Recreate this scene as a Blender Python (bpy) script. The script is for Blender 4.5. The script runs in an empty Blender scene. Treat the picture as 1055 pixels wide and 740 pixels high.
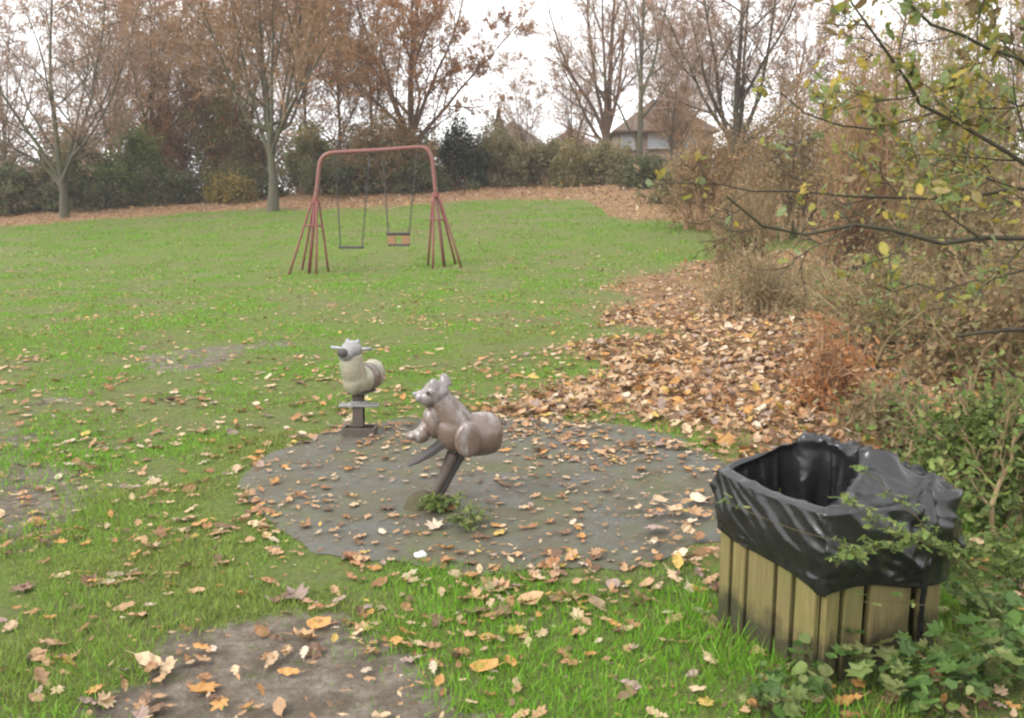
import bpy, math, random
import numpy as np
from mathutils import Vector, noise as mnoise

random.seed(7)
RNG = np.random.default_rng(7)
S = bpy.context.scene
COL = S.collection
PI = math.pi

# ------------------------------------------------------------------ camera
FPX, CX, CY, CAMH = 914.0, 527.5, 370.0, 1.7
PITCH = math.radians(9.2)
SP, CP = math.sin(PITCH), math.cos(PITCH)


def ray(px, py):
    u, v = (px - CX) / FPX, -(py - CY) / FPX
    return np.array([u, CP + v * SP, -SP + v * CP])


def at(px, py, D):
    """world point seen at photo pixel px,py at forward distance y = D"""
    r = ray(px, py)
    return r * (D / r[1]) + np.array([0, 0, CAMH])


def project(P):
    P = np.asarray(P, float)
    x, y, z = P[..., 0], P[..., 1], P[..., 2] - CAMH
    dep = np.maximum(y * CP - z * SP, 1e-3)
    return CX + FPX * x / dep, CY - FPX * (y * SP + z * CP) / dep, dep


# ------------------------------------------------------------------ noise / terrain
_G = np.random.default_rng(99).random((256, 256))


def vnoise(x, y, s, seed=0):
    x = np.asarray(x, float) / s + seed * 17.3
    y = np.asarray(y, float) / s + seed * 31.7
    xi, yi = np.floor(x).astype(int), np.floor(y).astype(int)
    fx, fy = x - xi, y - yi
    fx, fy = fx * fx * (3 - 2 * fx), fy * fy * (3 - 2 * fy)
    g = lambda a, b: _G[a % 256, b % 256]
    return (g(xi, yi) * (1 - fx) + g(xi + 1, yi) * fx) * (1 - fy) + (g(xi, yi + 1) * (1 - fx) + g(xi + 1, yi + 1) * fx) * fy


def fbm(x, y, s, seed=0, o=4):
    r, a, t = 0, 1.0, 0
    for i in range(o):
        r = r + a * vnoise(x, y, s / 2 ** i, seed + i)
        t += a
        a *= .55
    return r / t


def sstep(a, b, x):
    t = np.clip((np.asarray(x, float) - a) / (b - a), 0, 1)
    return t * t * (3 - 2 * t)


_KY = np.array([-1e3, 8, 14, 18, 21.3, 24, 28, 34, 40, 44, 50, 70, 120, 1e4])
_KZ = np.array([0, 0, .12, .27, .44, .72, 1.26, 2.06, 2.88, 3.2, 3.2, 2.6, 1.0, 0.0])


def Hbase(x, y):
    x = np.asarray(x, float)
    y = np.asarray(y, float)
    h = (np.interp(y - .5, _KY, _KZ) + np.interp(y, _KY, _KZ) + np.interp(y + .5, _KY, _KZ)) / 3
    h = h + np.clip(x, -40, 40) * .045 * sstep(10, 34, y)
    h = h + .22 * sstep(2.0, 4.5, x) * sstep(4.5, 8, y) * (1 - sstep(12, 18, y))
    return h


def ground_at(px, py, hf=Hbase):
    r = ray(px, py)
    o = np.array([0, 0, CAMH])
    t, last = 1.0, None
    while t < 150:
        p = o + r * t
        if p[2] < float(hf(p[0], p[1])):
            a, b = t - .1, t
            for _ in range(18):
                m = (a + b) / 2
                q = o + r * m
                if q[2] < float(hf(q[0], q[1])):
                    b = m
                else:
                    a = m
            q = o + r * b
            return q
        t += .1
    return o + r * 60


def poly_sd(px, py, poly):
    """signed distance (positive inside) to a polygon, vectorised"""
    P = np.asarray(poly, float)
    px = np.asarray(px, float)
    py = np.asarray(py, float)
    ins = np.zeros(px.shape, bool)
    d = np.full(px.shape, 1e9)
    n = len(P)
    for i in range(n):
        ax, ay = P[i]
        bx, by = P[(i + 1) % n]
        c = (ay > py) != (by > py)
        with np.errstate(divide='ignore', invalid='ignore'):
            xi = (bx - ax) * (py - ay) / (by - ay + 1e-12) + ax
        ins ^= c & (px < xi)
        ex, ey = bx - ax, by - ay
        t = np.clip(((px - ax) * ex + (py - ay) * ey) / (ex * ex + ey * ey + 1e-12), 0, 1)
        d = np.minimum(d, np.hypot(px - ax - t * ex, py - ay - t * ey))
    return np.where(ins, d, -d)


def wpoly(pts):
    return [tuple(ground_at(*p)[:2]) for p in pts]


# pad outline (world)
PAD_PX = [(252, 500), (262, 478), (300, 456), (345, 442), (400, 435), (470, 431), (550, 431), (620, 436), (680, 446),
          (725, 466), (748, 500), (745, 540), (715, 566), (660, 580), (600, 586), (520, 588), (440, 586), (380, 579),
          (330, 566), (285, 545), (260, 522)]
PADW = wpoly(PAD_PX)
LITW = wpoly([(520, 436), (575, 405), (610, 372), (640, 335), (625, 305), (668, 280), (760, 262), (900, 258), (1075, 270),
              (1100, 440), (950, 470), (790, 520), (745, 470), (690, 448), (610, 436)])
MUDW = wpoly([(60, 780), (95, 715), (150, 660), (230, 632), (320, 626), (395, 640), (440, 672), (480, 715), (500, 780), (300, 810)])
WORNW = [wpoly([(130, 372), (200, 356), (290, 346), (335, 352), (270, 366), (190, 384)]), wpoly([(-40, 440), (40, 405), (70, 420), (50, 470), (100, 500), (60, 560), (-40, 560)])]
EDGE_PX = [(-300, 252), (0, 234), (120, 225), (280, 215), (450, 211), (560, 203), (600, 206), (640, 224), (720, 232), (800, 236), (900, 234), (1200, 236)]
EDGEW = np.array([ground_at(*p)[:2] for p in EDGE_PX])
EDGEW = EDGEW[np.argsort(EDGEW[:, 0])]


def m_pad(x, y, soft=.05):
    return sstep(-soft, soft, poly_sd(x, y, PADW) + .30 * (fbm(x, y, .45, 3) - .62))


def m_lit(x, y):
    a = sstep(-.9, .9, poly_sd(x, y, LITW) + 2.6 * (fbm(x, y, 1.3, 5) - .47))
    e = np.interp(x, EDGEW[:, 0], EDGEW[:, 1])
    b = sstep(-1.0, 1.0, y - e + 2.6 * (fbm(x, y, 2.0, 8) - .5))
    return np.maximum(a, b)


def m_mud(x, y):
    a = sstep(-.16, .16, poly_sd(x, y, MUDW) + .75 * (fbm(x, y, .5, 11) - .5))
    for w in WORNW:
        a = np.maximum(a, .8 * sstep(-.3, .3, poly_sd(x, y, w) + 1.1 * (fbm(x, y, .6, 12) - .5)))
    return a * (1 - sstep(16, 20, y))


def H(x, y):
    x = np.asarray(x, float)
    y = np.asarray(y, float)
    k = sstep(.1, .6, -np.where(np.hypot(x, y) < 12, poly_sd(x, y, PADW), -1.))
    b = .05 * (fbm(x, y, .8, 21) - .5) + .10 * (fbm(x, y, 3.2, 23, 2) - .5)
    return Hbase(x, y) + b * k * (1 + .8 * sstep(10, 25, y))


# ------------------------------------------------------------------ mesh helpers
def mk(name, V, F, mats, parent=None, col=None, mi=None, smooth=False, attrs=None, loc=None):
    """V (n,3); F: list of int arrays (m,k) with k = 3 or 4 (or list of tuples)"""
    V = np.asarray(V, np.float32)
    me = bpy.data.meshes.new(name)
    if isinstance(F, list) and F and not isinstance(F[0], np.ndarray):
        me.from_pydata([tuple(map(float, v)) for v in V], [], [tuple(map(int, f)) for f in F])
    else:
        Fs = [np.asarray(f, np.int32) for f in (F if isinstance(F, list) else [F]) if len(f)]
        idx = np.concatenate([f.ravel() for f in Fs])
        tot = np.concatenate([np.full(len(f), f.shape[1], np.int32) for f in Fs])
        st = np.concatenate([[0], np.cumsum(tot)[:-1]]).astype(np.int32)
        me.vertices.add(len(V))
        me.vertices.foreach_set('co', V.ravel())
        me.loops.add(len(idx))
        me.loops.foreach_set('vertex_index', idx)
        me.polygons.add(len(tot))
        me.polygons.foreach_set('loop_start', st)
    me.update(calc_edges=True)
    me.validate()
    for m in (mats if isinstance(mats, (list, tuple)) else [mats]):
        me.materials.append(m)
    if mi is not None:
        me.polygons.foreach_set('material_index', np.asarray(mi, np.int32))
    if col is not None:
        c = np.ones((len(V), 4), np.float32)
        c[:, :3] = col
        a = me.color_attributes.new('Col', 'FLOAT_COLOR', 'POINT')
        a.data.foreach_set('color', c.ravel())
    for k, v in (attrs or {}).items():
        a = me.attributes.new(k, 'FLOAT', 'POINT')
        a.data.foreach_set('value', np.asarray(v, np.float32))
    me.polygons.foreach_set('use_smooth', np.full(len(me.polygons), bool(smooth)))
    me.update()
    o = bpy.data.objects.new(name, me)
    COL.objects.link(o)
    if parent is not None:
        o.parent = parent
    if loc is not None:
        o.location = [float(a) for a in loc]
    return o


def tag(o, label=None, cat=None, group=None, kind=None):
    if label:
        o['label'] = label
    if cat:
        o['category'] = cat
    if group:
        o['group'] = group
    if kind:
        o['kind'] = kind
    return o


def empty(name, loc, rz=0.0):
    o = bpy.data.objects.new(name, None)
    o.empty_display_size = .2
    COL.objects.link(o)
    o.location = [float(a) for a in loc]
    o.rotation_euler = (0, 0, rz)
    return o


def copy_tree(o, parent=None):
    c = o.copy()
    COL.objects.link(c)
    if parent is not None:
        c.parent = parent
    for ch in [x for x in COL.objects if x.parent == o]:
        copy_tree(ch, c)
    return c


def norm(v):
    return v / np.maximum(np.linalg.norm(v, axis=-1, keepdims=True), 1e-9)


def tubes(P, R, sides=6, seed=0):
    """P (n,m,3), R (n,m) -> V, F(quads)"""
    P = np.asarray(P, float)
    R = np.asarray(R, float)
    n, m, _ = P.shape
    T = norm(np.gradient(P, axis=1))
    ref = norm(P[:, -1] - P[:, 0])
    alt = np.where(np.abs(ref[:, 2:3]) < .8, np.array([[0, 0, 1.]]), np.array([[1., 0.13, 0]]))
    U = norm(np.cross(T, alt[:, None, :]))
    W = np.cross(T, U)
    a = np.arange(sides) / sides * 2 * PI
    ring = P[:, :, None, :] + R[:, :, None, None] * (U[:, :, None, :] * np.cos(a)[None, None, :, None] + W[:, :, None, :] * np.sin(a)[None, None, :, None])
    V = ring.reshape(-1, 3)
    base = (np.arange(n)[:, None, None] * m + np.arange(m - 1)[None, :, None]) * sides
    i = np.arange(sides)[None, None, :]
    j = (i + 1) % sides
    F = np.stack([base + i, base + j, base + sides + j, base + sides + i], -1).reshape(-1, 4)
    return V, F


def tube1(pts, radii, sides=10, caps=True, sub=0):
    pts = np.asarray(pts, float)
    radii = np.full(len(pts), radii, float) if np.isscalar(radii) else np.asarray(radii, float)
    if sub:
        pts, radii = smooth_path(pts, radii, sub)
    V, F = tubes(pts[None], radii[None], sides)
    F = [tuple(f) for f in F]
    if caps:
        F.append(tuple(range(sides - 1, -1, -1)))
        n = len(V)
        F.append(tuple(range(n - sides, n)))
    return V, F


def smooth_path(p, r, sub):
    """Catmull-Rom resample"""
    p = np.asarray(p, float)
    r = np.asarray(r, float)
    q = np.vstack([2 * p[0] - p[1], p, 2 * p[-1] - p[-2]])
    out, ro = [], []
    for i in range(len(p) - 1):
        for k in range(sub):
            t = k / sub
            a, b, c, d = q[i], q[i + 1], q[i + 2], q[i + 3]
            out.append(.5 * (2 * b + (c - a) * t + (2 * a - 5 * b + 4 * c - d) * t * t + (3 * b - a - 3 * c + d) * t ** 3))
            ro.append(r[i] * (1 - t) + r[i + 1] * t)
    out.append(p[-1])
    ro.append(r[-1])
    return np.array(out), np.array(ro)


def box(c, s, rot=None):
    c = np.asarray(c, float)
    h = np.asarray(s, float) / 2
    V = np.array([[x, y, z] for x in (-1, 1) for y in (-1, 1) for z in (-1, 1)], float) * h
    if rot is not None:
        V = V @ np.asarray(rot).T
    return V + c, [(0, 1, 3, 2), (4, 6, 7, 5), (0, 4, 5, 1), (2, 3, 7, 6), (0, 2, 6, 4), (1, 5, 7, 3)]


def ellipsoid(c, r, rot=None, nu=20, nv=12):
    V = []
    for j in range(1, nv):
        th = PI * j / nv
        for i in range(nu):
            a = 2 * PI * i / nu
            V.append((math.sin(th) * math.cos(a), math.sin(th) * math.sin(a), math.cos(th)))
    V += [(0, 0, 1), (0, 0, -1)]
    V = np.array(V) * np.asarray(r, float)
    if rot is not None:
        V = V @ np.asarray(rot).T
    F = []
    for j in range(nv - 2):
        for i in range(nu):
            k = (i + 1) % nu
            F.append((j * nu + i, (j + 1) * nu + i, (j + 1) * nu + k, j * nu + k))
    t, b = (nv - 1) * nu, (nv - 1) * nu + 1
    for i in range(nu):
        k = (i + 1) % nu
        F.append((t, i, k))
        F.append((b, (nv - 2) * nu + k, (nv - 2) * nu + i))
    return V + np.asarray(c, float), F


def join(*parts):
    Vs, Fs, n = [], [], 0
    for V, F in parts:
        Vs.append(np.asarray(V, float))
        Fs += [tuple(i + n for i in f) for f in F]
        n += len(V)
    return np.vstack(Vs), Fs


def rotm(ax, deg):
    a = math.radians(deg)
    c, s = math.cos(a), math.sin(a)
    return np.array({'x': [[1, 0, 0], [0, c, -s], [0, s, c]], 'y': [[c, 0, s], [0, 1, 0], [-s, 0, c]], 'z': [[c, -s, 0], [s, c, 0], [0, 0, 1]]}[ax])


def bevel(o, w=.004, seg=2):
    m = o.modifiers.new('bevel', 'BEVEL')
    m.width, m.segments, m.limit_method = w, seg, 'ANGLE'
    return o


def remesh(o, vox=.008, it=6, fac=.5):
    m = o.modifiers.new('remesh', 'REMESH')
    m.mode, m.voxel_size, m.use_smooth_shade = 'VOXEL', vox, True
    s = o.modifiers.new('smooth', 'SMOOTH')
    s.factor, s.iterations = fac, it
    return o


# ------------------------------------------------------------------ materials
class NT:
    def __init__(self, name):
        self.m = bpy.data.materials.new(name)
        self.m.use_nodes = True
        self.t = self.m.node_tree
        self.b = self.t.nodes['Principled BSDF']
        self.out = self.t.nodes['Material Output']

    def n(self, typ, **kw):
        x = self.t.nodes.new(typ)
        for k, v in kw.items():
            if k in x.inputs:
                x.inputs[k].default_value = v
            else:
                setattr(x, k, v)
        return x

    def l(self, a, b):
        self.t.links.new(a, b)

    def noise(self, scale, detail=5, rough=.6, vec=None, dist=0):
        x = self.n('ShaderNodeTexNoise')
        x.inputs['Scale'].default_value = scale
        x.inputs['Detail'].default_value = detail
        x.inputs['Roughness'].default_value = rough
        x.inputs['Distortion'].default_value = dist
        if vec is not None:
            self.l(vec, x.inputs['Vector'])
        return x.outputs['Fac']

    def ramp(self, fac, stops):
        r = self.n('ShaderNodeValToRGB')
        e = r.color_ramp.elements
        while len(e) < len(stops):
            e.new(.5)
        for i, (p, c) in enumerate(stops):
            e[i].position = p
            e[i].color = (*c, 1) if len(c) == 3 else c
        self.l(fac, r.inputs['Fac'])
        return r.outputs['Color']

    def mix(self, fac, a, b, blend='MIX'):
        x = self.n('ShaderNodeMix', data_type='RGBA', blend_type=blend)
        for s, v in ((0, fac), (6, a), (7, b)):
            if hasattr(v, 'default_value'):
                self.l(v, x.inputs[s])
            elif s == 0:
                x.inputs[0].default_value = v
            else:
                x.inputs[s].default_value = (*v, 1)
        return x.outputs[2]

    def math(self, op, a, b=0.0):
        x = self.n('ShaderNodeMath', operation=op)
        for i, v in enumerate((a, b)):
            if hasattr(v, 'default_value'):
                self.l(v, x.inputs[i])
            else:
                x.inputs[i].default_value = v
        return x.outputs[0]

    def coord(self, which='Object', scale=None):
        c = self.n('ShaderNodeTexCoord').outputs[which]
        if scale:
            m = self.n('ShaderNodeMapping')
            m.inputs['Scale'].default_value = scale
            self.l(c, m.inputs['Vector'])
            return m.outputs['Vector']
        return c

    def attr(self, name, out='Fac'):
        return self.n('ShaderNodeAttribute', attribute_name=name).outputs[out]

    def bump(self, h, strength=.3, dist=.01):
        x = self.n('ShaderNodeBump')
        x.inputs['Strength'].default_value = strength
        x.inputs['Distance'].default_value = dist
        self.l(h, x.inputs['Height'])
        self.l(x.outputs['Normal'], self.b.inputs['Normal'])

    def set(self, col=None, rough=.7, spec=.5, metal=0):
        if col is not None:
            if hasattr(col, 'default_value'):
                self.l(col, self.b.inputs['Base Color'])
            else:
                self.b.inputs['Base Color'].default_value = (*col, 1)
        if hasattr(rough, 'default_value'):
            self.l(rough, self.b.inputs['Roughness'])
        else:
            self.b.inputs['Roughness'].default_value = rough
        self.b.inputs['Specular IOR Level'].default_value = spec
        self.b.inputs['Metallic'].default_value = metal
        return self


def leaf_mat(name, rough=.55, spec=.3, trans=.25, src='attr'):
    t = NT(name)
    c = t.attr('Col', 'Color') if src == 'attr' else t.n('ShaderNodeObjectInfo').outputs['Color']
    n = t.noise(45 if src == 'attr' else 40, 3, .6, t.coord())
    c2 = t.mix(t.math('MULTIPLY', n, .42), c, t.mix(.5, c, (.05, .035, .02)))
    t.set(c2, rough, spec)
    if trans:
        tr = t.n('ShaderNodeBsdfTranslucent')
        t.l(c2, tr.inputs['Color'])
        mx = t.n('ShaderNodeMixShader')
        mx.inputs[0].default_value = trans
        t.l(t.b.outputs[0], mx.inputs[1])
        t.l(tr.outputs[0], mx.inputs[2])
        t.l(mx.outputs[0], t.out.inputs['Surface'])
    return t.m


M_LEAF = leaf_mat('fallen leaf', .6, .3, .15)
M_LEAFO = leaf_mat('fallen leaf single', .55, .35, .12, 'obj')
M_FOLI = leaf_mat('foliage', .5, .3, .48)
M_GRASS = leaf_mat('grass blade', .5, .25, .42)


def bark_mat(name, a, b, green=0.0):
    t = NT(name)
    v = t.coord('Object', (1, 1, .25))
    c = t.mix(t.noise(9, 6, .65, v), a, b)
    if green:
        c = t.mix(t.math('MULTIPLY', t.ramp(t.noise(1.1, 4, .6, t.coord()), [(.4, (0, 0, 0)), (.62, (1, 1, 1))]), green), c, (.075, .085, .035))
    t.set(c, .9, .2)
    t.bump(t.noise(26, 6, .7, v), .6, .02)
    return t.m


M_BARK_GREY = bark_mat('bark grey', (.05, .043, .034), (.115, .10, .08), .7)
M_BARK_RED = bark_mat('bark reddish', (.07, .042, .033), (.17, .10, .075), .2)
M_BARK_DARK = bark_mat('bark dark', (.025, .02, .016), (.07, .055, .045), .35)
M_TWIG_GREY = bark_mat('twig mauve grey', (.18, .12, .09), (.29, .205, .16))
M_TWIG_BROWN = bark_mat('twig brown', (.21, .12, .065), (.33, .205, .12))
M_STRAW = bark_mat('dry stem', (.15, .105, .055), (.29, .22, .12))


def ground_mat():
    t = NT('meadow ground')
    co = t.coord('Object')
    n1, n2, n3 = t.noise(2.2, 6, .65, co), t.noise(19, 6, .7, co), t.noise(.35, 3, .5, co)
    g = t.ramp(n2, [(.25, (.05, .07, .014)), (.5, (.11, .16, .028)), (.75, (.16, .20, .045))])
    g = t.mix(t.ramp(n3, [(.42, (0, 0, 0)), (.62, (1, 1, 1))]), g, t.ramp(n2, [(.3, (.08, .10, .03)), (.7, (.17, .185, .06))]))
    g = t.mix(t.math('MULTIPLY', t.ramp(n1, [(.5, (0, 0, 0)), (.72, (1, 1, 1))]), .45), g, (.15, .12, .085))
    mud = t.ramp(n2, [(.25, (.085, .067, .05)), (.5, (.185, .155, .122)), (.72, (.29, .25, .21))])
    mud = t.mix(t.ramp(t.noise(6, 5, .65, co), [(.45, (0, 0, 0)), (.62, (.75,) * 3)]), mud, (.10, .08, .058))
    mud = t.mix(t.ramp(t.noise(11, 5, .7, co), [(.56, (0, 0, 0)), (.68, (.8,) * 3)]), mud, (.09, .115, .035))
    lit_n = t.n('ShaderNodeTexVoronoi')
    lit_n.inputs['Scale'].default_value = 9
    t.l(co, lit_n.inputs['Vector'])
    lit = t.ramp(t.math('FRACT', t.math('MULTIPLY', t.n('ShaderNodeSeparateColor').outputs[0], 1.0)), [(0, (.1, .06, .03)), (1, (.1, .06, .03))])
    sep = t.n('ShaderNodeSeparateColor')
    t.l(lit_n.outputs['Color'], sep.inputs[0])
    lit = t.ramp(sep.outputs[0], [(0, (.13, .065, .03)), (.3, (.25, .135, .065)), (.6, (.33, .195, .10)), (.85, (.40, .27, .16)), (1, (.17, .10, .055))])
    lit = t.mix(t.math('MULTIPLY', n1, .45), lit, (.07, .045, .028))
    edge = t.math('MULTIPLY', t.math('SUBTRACT', t.noise(10, 6, .75, co), .5), 2.2)
    mm = t.ramp(t.math('ADD', t.attr('mud'), edge), [(.38, (0, 0, 0)), (.62, (1, 1, 1))])
    c = t.mix(mm, g, mud)
    lm = t.ramp(t.math('ADD', t.attr('litter'), t.math('MULTIPLY', edge, 1.5)), [(.35, (0, 0, 0)), (.65, (1, 1, 1))])
    c = t.mix(lm, c, lit)
    t.set(c, .92, .2)
    t.bump(t.math('ADD', n2, t.math('MULTIPLY', t.noise(45, 5, .7, co), .7)), .9, .05)
    return t.m


def pad_mat():
    t = NT('worn asphalt')
    co = t.coord('Object')
    n1, n2, n3 = t.noise(1.6, 6, .6, co), t.noise(48, 6, .8, co), t.noise(5, 6, .65, co)
    c = t.ramp(n2, [(.3, (.045, .045, .037)), (.55, (.092, .091, .076)), (.8, (.16, .155, .132))])
    c = t.mix(t.ramp(n1, [(.45, (0, 0, 0)), (.6, (1, 1, 1))]), c, t.mix(.6, c, (.095, .09, .045)))
    c = t.mix(t.math('MULTIPLY', t.ramp(n3, [(.44, (0, 0, 0)), (.58, (1, 1, 1))]), .7), c, (.072, .06, .038))
    c = t.mix(t.math('MULTIPLY', t.ramp(t.noise(2.7, 5, .7, co), [(.52, (0, 0, 0)), (.62, (1, 1, 1))]), .55), c, (.075, .085, .03))
    t.set(c, t.ramp(n1, [(.35, (.5,) * 3), (.6, (.85,) * 3)]), .35)
    t.bump(t.math('ADD', n2, t.math('MULTIPLY', n3, .8)), .7, .008)
    return t.m


def wood_mat():
    t = NT('weathered green timber')
    v = t.coord('Object', (14, 14, 1.2))
    g = t.noise(3, 7, .65, v, 1.0)
    c = t.ramp(g, [(.25, (.08, .055, .022)), (.5, (.19, .14, .058)), (.75, (.28, .22, .105))])
    big = t.noise(2.6, 4, .6, t.coord())
    c = t.mix(t.ramp(big, [(.36, (0, 0, 0)), (.56, (1, 1, 1))]), c, t.mix(.6, c, (.10, .115, .025)))
    isl = t.n('ShaderNodeNewGeometry').outputs['Random Per Island']
    c = t.mix(t.math('MULTIPLY', isl, .55), c, (.10, .08, .035))
    z = t.n('ShaderNodeSeparateXYZ')
    t.l(t.coord(), z.inputs[0])
    damp = t.math('ADD', t.math('MULTIPLY', z.outputs[2], -4.0), t.math('MULTIPLY', t.noise(7, 5, .6, t.coord()), 1.6))
    c = t.mix(t.ramp(damp, [(.02, (0, 0, 0)), (.45, (.85,) * 3)]), c, (.022, .022, .012))
    streak = t.noise(4, 5, .6, t.coord('Object', (9, 9, .5)))
    c = t.mix(t.ramp(streak, [(.58, (0, 0, 0)), (.72, (.75,) * 3)]), c, (.035, .026, .014))
    t.set(c, .75, .3)
    t.bump(g, .35, .006)
    return t.m


def plastic_bag_mat():
    t = NT('black bin bag plastic')
    co = t.coord()
    x = t.n('ShaderNodeTexNoise', noise_type='RIDGED_MULTIFRACTAL')
    x.inputs['Scale'].default_value = 10
    x.inputs['Detail'].default_value = 4
    x.inputs['Distortion'].default_value = .8
    t.l(co, x.inputs['Vector'])
    n2 = t.noise(60, 3, .6, co)
    t.set(t.mix(n2, (.006, .006, .007), (.012, .012, .0135)), t.ramp(t.noise(9, 3, .5, co), [(.3, (.17,) * 3), (.7, (.32,) * 3)]), .6)
    t.bump(t.math('ADD', t.math('MULTIPLY', x.outputs['Fac'], .55), t.math('MULTIPLY', n2, .12)), .75, .014)
    return t.m


def moulded_mat(name, a, b, stain, worn, sc=6, wamt=.7):
    t = NT(name)
    co = t.coord()
    c = t.mix(t.noise(sc, 6, .65, co), a, b)
    c = t.mix(t.math('MULTIPLY', t.ramp(t.noise(sc * .8, 6, .7, t.coord('Object', (1.7, 1.3, .6))), [(.5, (0, 0, 0)), (.66, (1, 1, 1))]), wamt), c, worn)
    c = t.mix(t.math('MULTIPLY', t.ramp(t.noise(sc * 2.2, 6, .7, t.coord('Object', (1, 1, .4))), [(.55, (0, 0, 0)), (.7, (1, 1, 1))]), .6), c, stain)
    t.set(c, t.ramp(t.noise(sc * 1.5, 4, .6, co), [(.35, (.14,) * 3), (.65, (.40,) * 3)]), .65)
    t.bump(t.noise(60, 4, .6, co), .25, .005)
    return t.m


def paint_mat(name, a, rust, rough=.5, amt=.6):
    t = NT(name)
    co = t.coord()
    c = t.mix(t.math('MULTIPLY', t.ramp(t.noise(9, 7, .7, co), [(.5, (0, 0, 0)), (.62, (1, 1, 1))]), amt), a, rust)
    c = t.mix(t.math('MULTIPLY', t.noise(2.5, 4, .6, co), .3), c, t.mix(.4, c, (.3, .25, .235)))
    t.set(c, rough, .4)
    t.bump(t.noise(70, 4, .6, co), .2, .003)
    return t.m


M_GROUND, M_PAD, M_WOOD, M_BAG = ground_mat(), pad_mat(), wood_mat(), plastic_bag_mat()
M_TAUPE = moulded_mat('taupe moulded animal', (.095, .064, .05), (.155, .112, .092), (.04, .03, .02), (.27, .245, .24), 7, .9)
M_TAUPE_HEAD = moulded_mat('grey moulded head', (.12, .095, .088), (.21, .185, .18), (.055, .042, .034), (.33, .31, .315), 9, .9)
M_PALE = moulded_mat('pale moulded animal', (.23, .205, .15), (.34, .31, .235), (.105, .07, .04), (.17, .22, .14), 9, .9)
M_PALEGREY = moulded_mat('pale grey moulded', (.15, .145, .14), (.24, .235, .235), (.09, .075, .06), (.31, .31, .32), 9)
M_RUBBER = paint_mat('dark rubber', (.035, .032, .03), (.075, .06, .05), .75)
M_POST = paint_mat('brown steel post', (.06, .045, .034), (.035, .024, .016), .7)
M_BASE = bark_mat('mossy soil', (.04, .03, .02), (.10, .075, .05), .8)
M_RED = paint_mat('faded red paint', (.175, .042, .034), (.10, .045, .03), .6, .75)
M_REDPALE = paint_mat('worn pale red paint', (.165, .05, .04), (.15, .095, .08), .5, .8)
M_CHAIN = paint_mat('dull chain', (.05, .045, .045), (.05, .035, .025), .5)
M_YELLOW = paint_mat('yellow plastic', (.26, .135, .055), (.16, .10, .06), .6)
M_STONE = paint_mat('white stone', (.6, .6, .58), (.4, .39, .36), .7)
M_WIN = NT('window glass').set((.30, .34, .38), .15, .6).m
M_WHITE = paint_mat('white window paint', (.36, .36, .35), (.3, .3, .29), .6, .3)


def brick_mat(name, a, b, mortar):
    t = NT(name)
    x = t.n('ShaderNodeTexBrick')
    x.inputs['Scale'].default_value = 4.0
    x.inputs['Color1'].default_value = (*a, 1)
    x.inputs['Color2'].default_value = (*b, 1)
    x.inputs['Mortar'].default_value = (*mortar, 1)
    m = t.n('ShaderNodeMapping')
    m.inputs['Rotation'].default_value = (PI / 2, 0, 0)
    t.l(t.coord(), m.inputs['Vector'])
    t.l(m.outputs[0], x.inputs['Vector'])
    t.set(t.mix(t.math('MULTIPLY', t.noise(1.5, 4, .6, t.coord()), .4), x.outputs['Color'], (.2, .16, .13)), .9, .2)
    return t.m


def tile_mat(name, a, b):
    t = NT(name)
    w = t.n('ShaderNodeTexWave', bands_direction='Z')
    w.inputs['Scale'].default_value = 4.5
    w.inputs['Distortion'].default_value = .5
    t.l(t.coord(), w.inputs['Vector'])
    c = t.mix(t.noise(3, 6, .7, t.coord()), a, b)
    c = t.mix(t.math('MULTIPLY', w.outputs['Fac'], .35), c, (.06, .05, .04))
    t.set(c, .85, .3)
    return t.m


M_BRICK = brick_mat('house brick', (.21, .145, .11), (.25, .175, .135), (.27, .24, .21))
M_RENDER = paint_mat('pale house render', (.42, .39, .35), (.34, .31, .28), .9, .4)
M_TILE = tile_mat('brown roof tile', (.10, .072, .055), (.17, .12, .09))
M_TILE2 = tile_mat('grey brown roof tile', (.12, .10, .095), (.19, .165, .155))
M_TILE3 = tile_mat('reddish roof tile', (.17, .115, .095), (.22, .15, .125))

PAL = {
    'dry': [(.30, .155, .075), (.36, .20, .11), (.24, .115, .055), (.40, .26, .16), (.33, .22, .16), (.17, .085, .05), (.45, .32, .23), (.27, .18, .14), (.40, .19, .06), (.36, .27, .21)],
    'tree_brown': [(.40, .20, .09), (.44, .25, .12), (.33, .17, .08), (.46, .29, .15), (.38, .24, .14)],
    'rust': [(.43, .19, .07), (.47, .225, .09), (.35, .15, .06), (.42, .25, .12)],
    'ivy': [(.09, .12, .05), (.12, .15, .06), (.16, .165, .075), (.10, .125, .065), (.19, .15, .08)],
    'green': [(.15, .21, .06), (.19, .24, .07), (.13, .18, .055), (.24, .25, .09)],
    'olive': [(.24, .22, .10), (.29, .25, .125), (.21, .22, .09), (.31, .25, .14), (.25, .20, .12)],
    'brownbush': [(.30, .18, .085), (.36, .23, .11), (.24, .145, .075), (.30, .22, .11), (.22, .19, .08)],
    'yellow': [(.42, .30, .06), (.36, .25, .06), (.26, .22, .07), (.19, .18, .06), (.18, .17, .07)],
    'hazel': [(.26, .27, .06), (.34, .30, .07), (.40, .31, .06), (.18, .23, .07), (.30, .24, .10), (.24, .17, .09), (.24, .29, .13)],
    'bramble': [(.12, .185, .042), (.155, .23, .055), (.20, .26, .065), (.10, .15, .042), (.25, .28, .09)],
    'nettle': [(.10, .19, .045), (.13, .235, .055), (.08, .145, .04), (.18, .25, .07), (.22, .25, .09)],
    'conifer': [(.02, .038, .024), (.028, .048, .03), (.035, .05, .032)],
}


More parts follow.
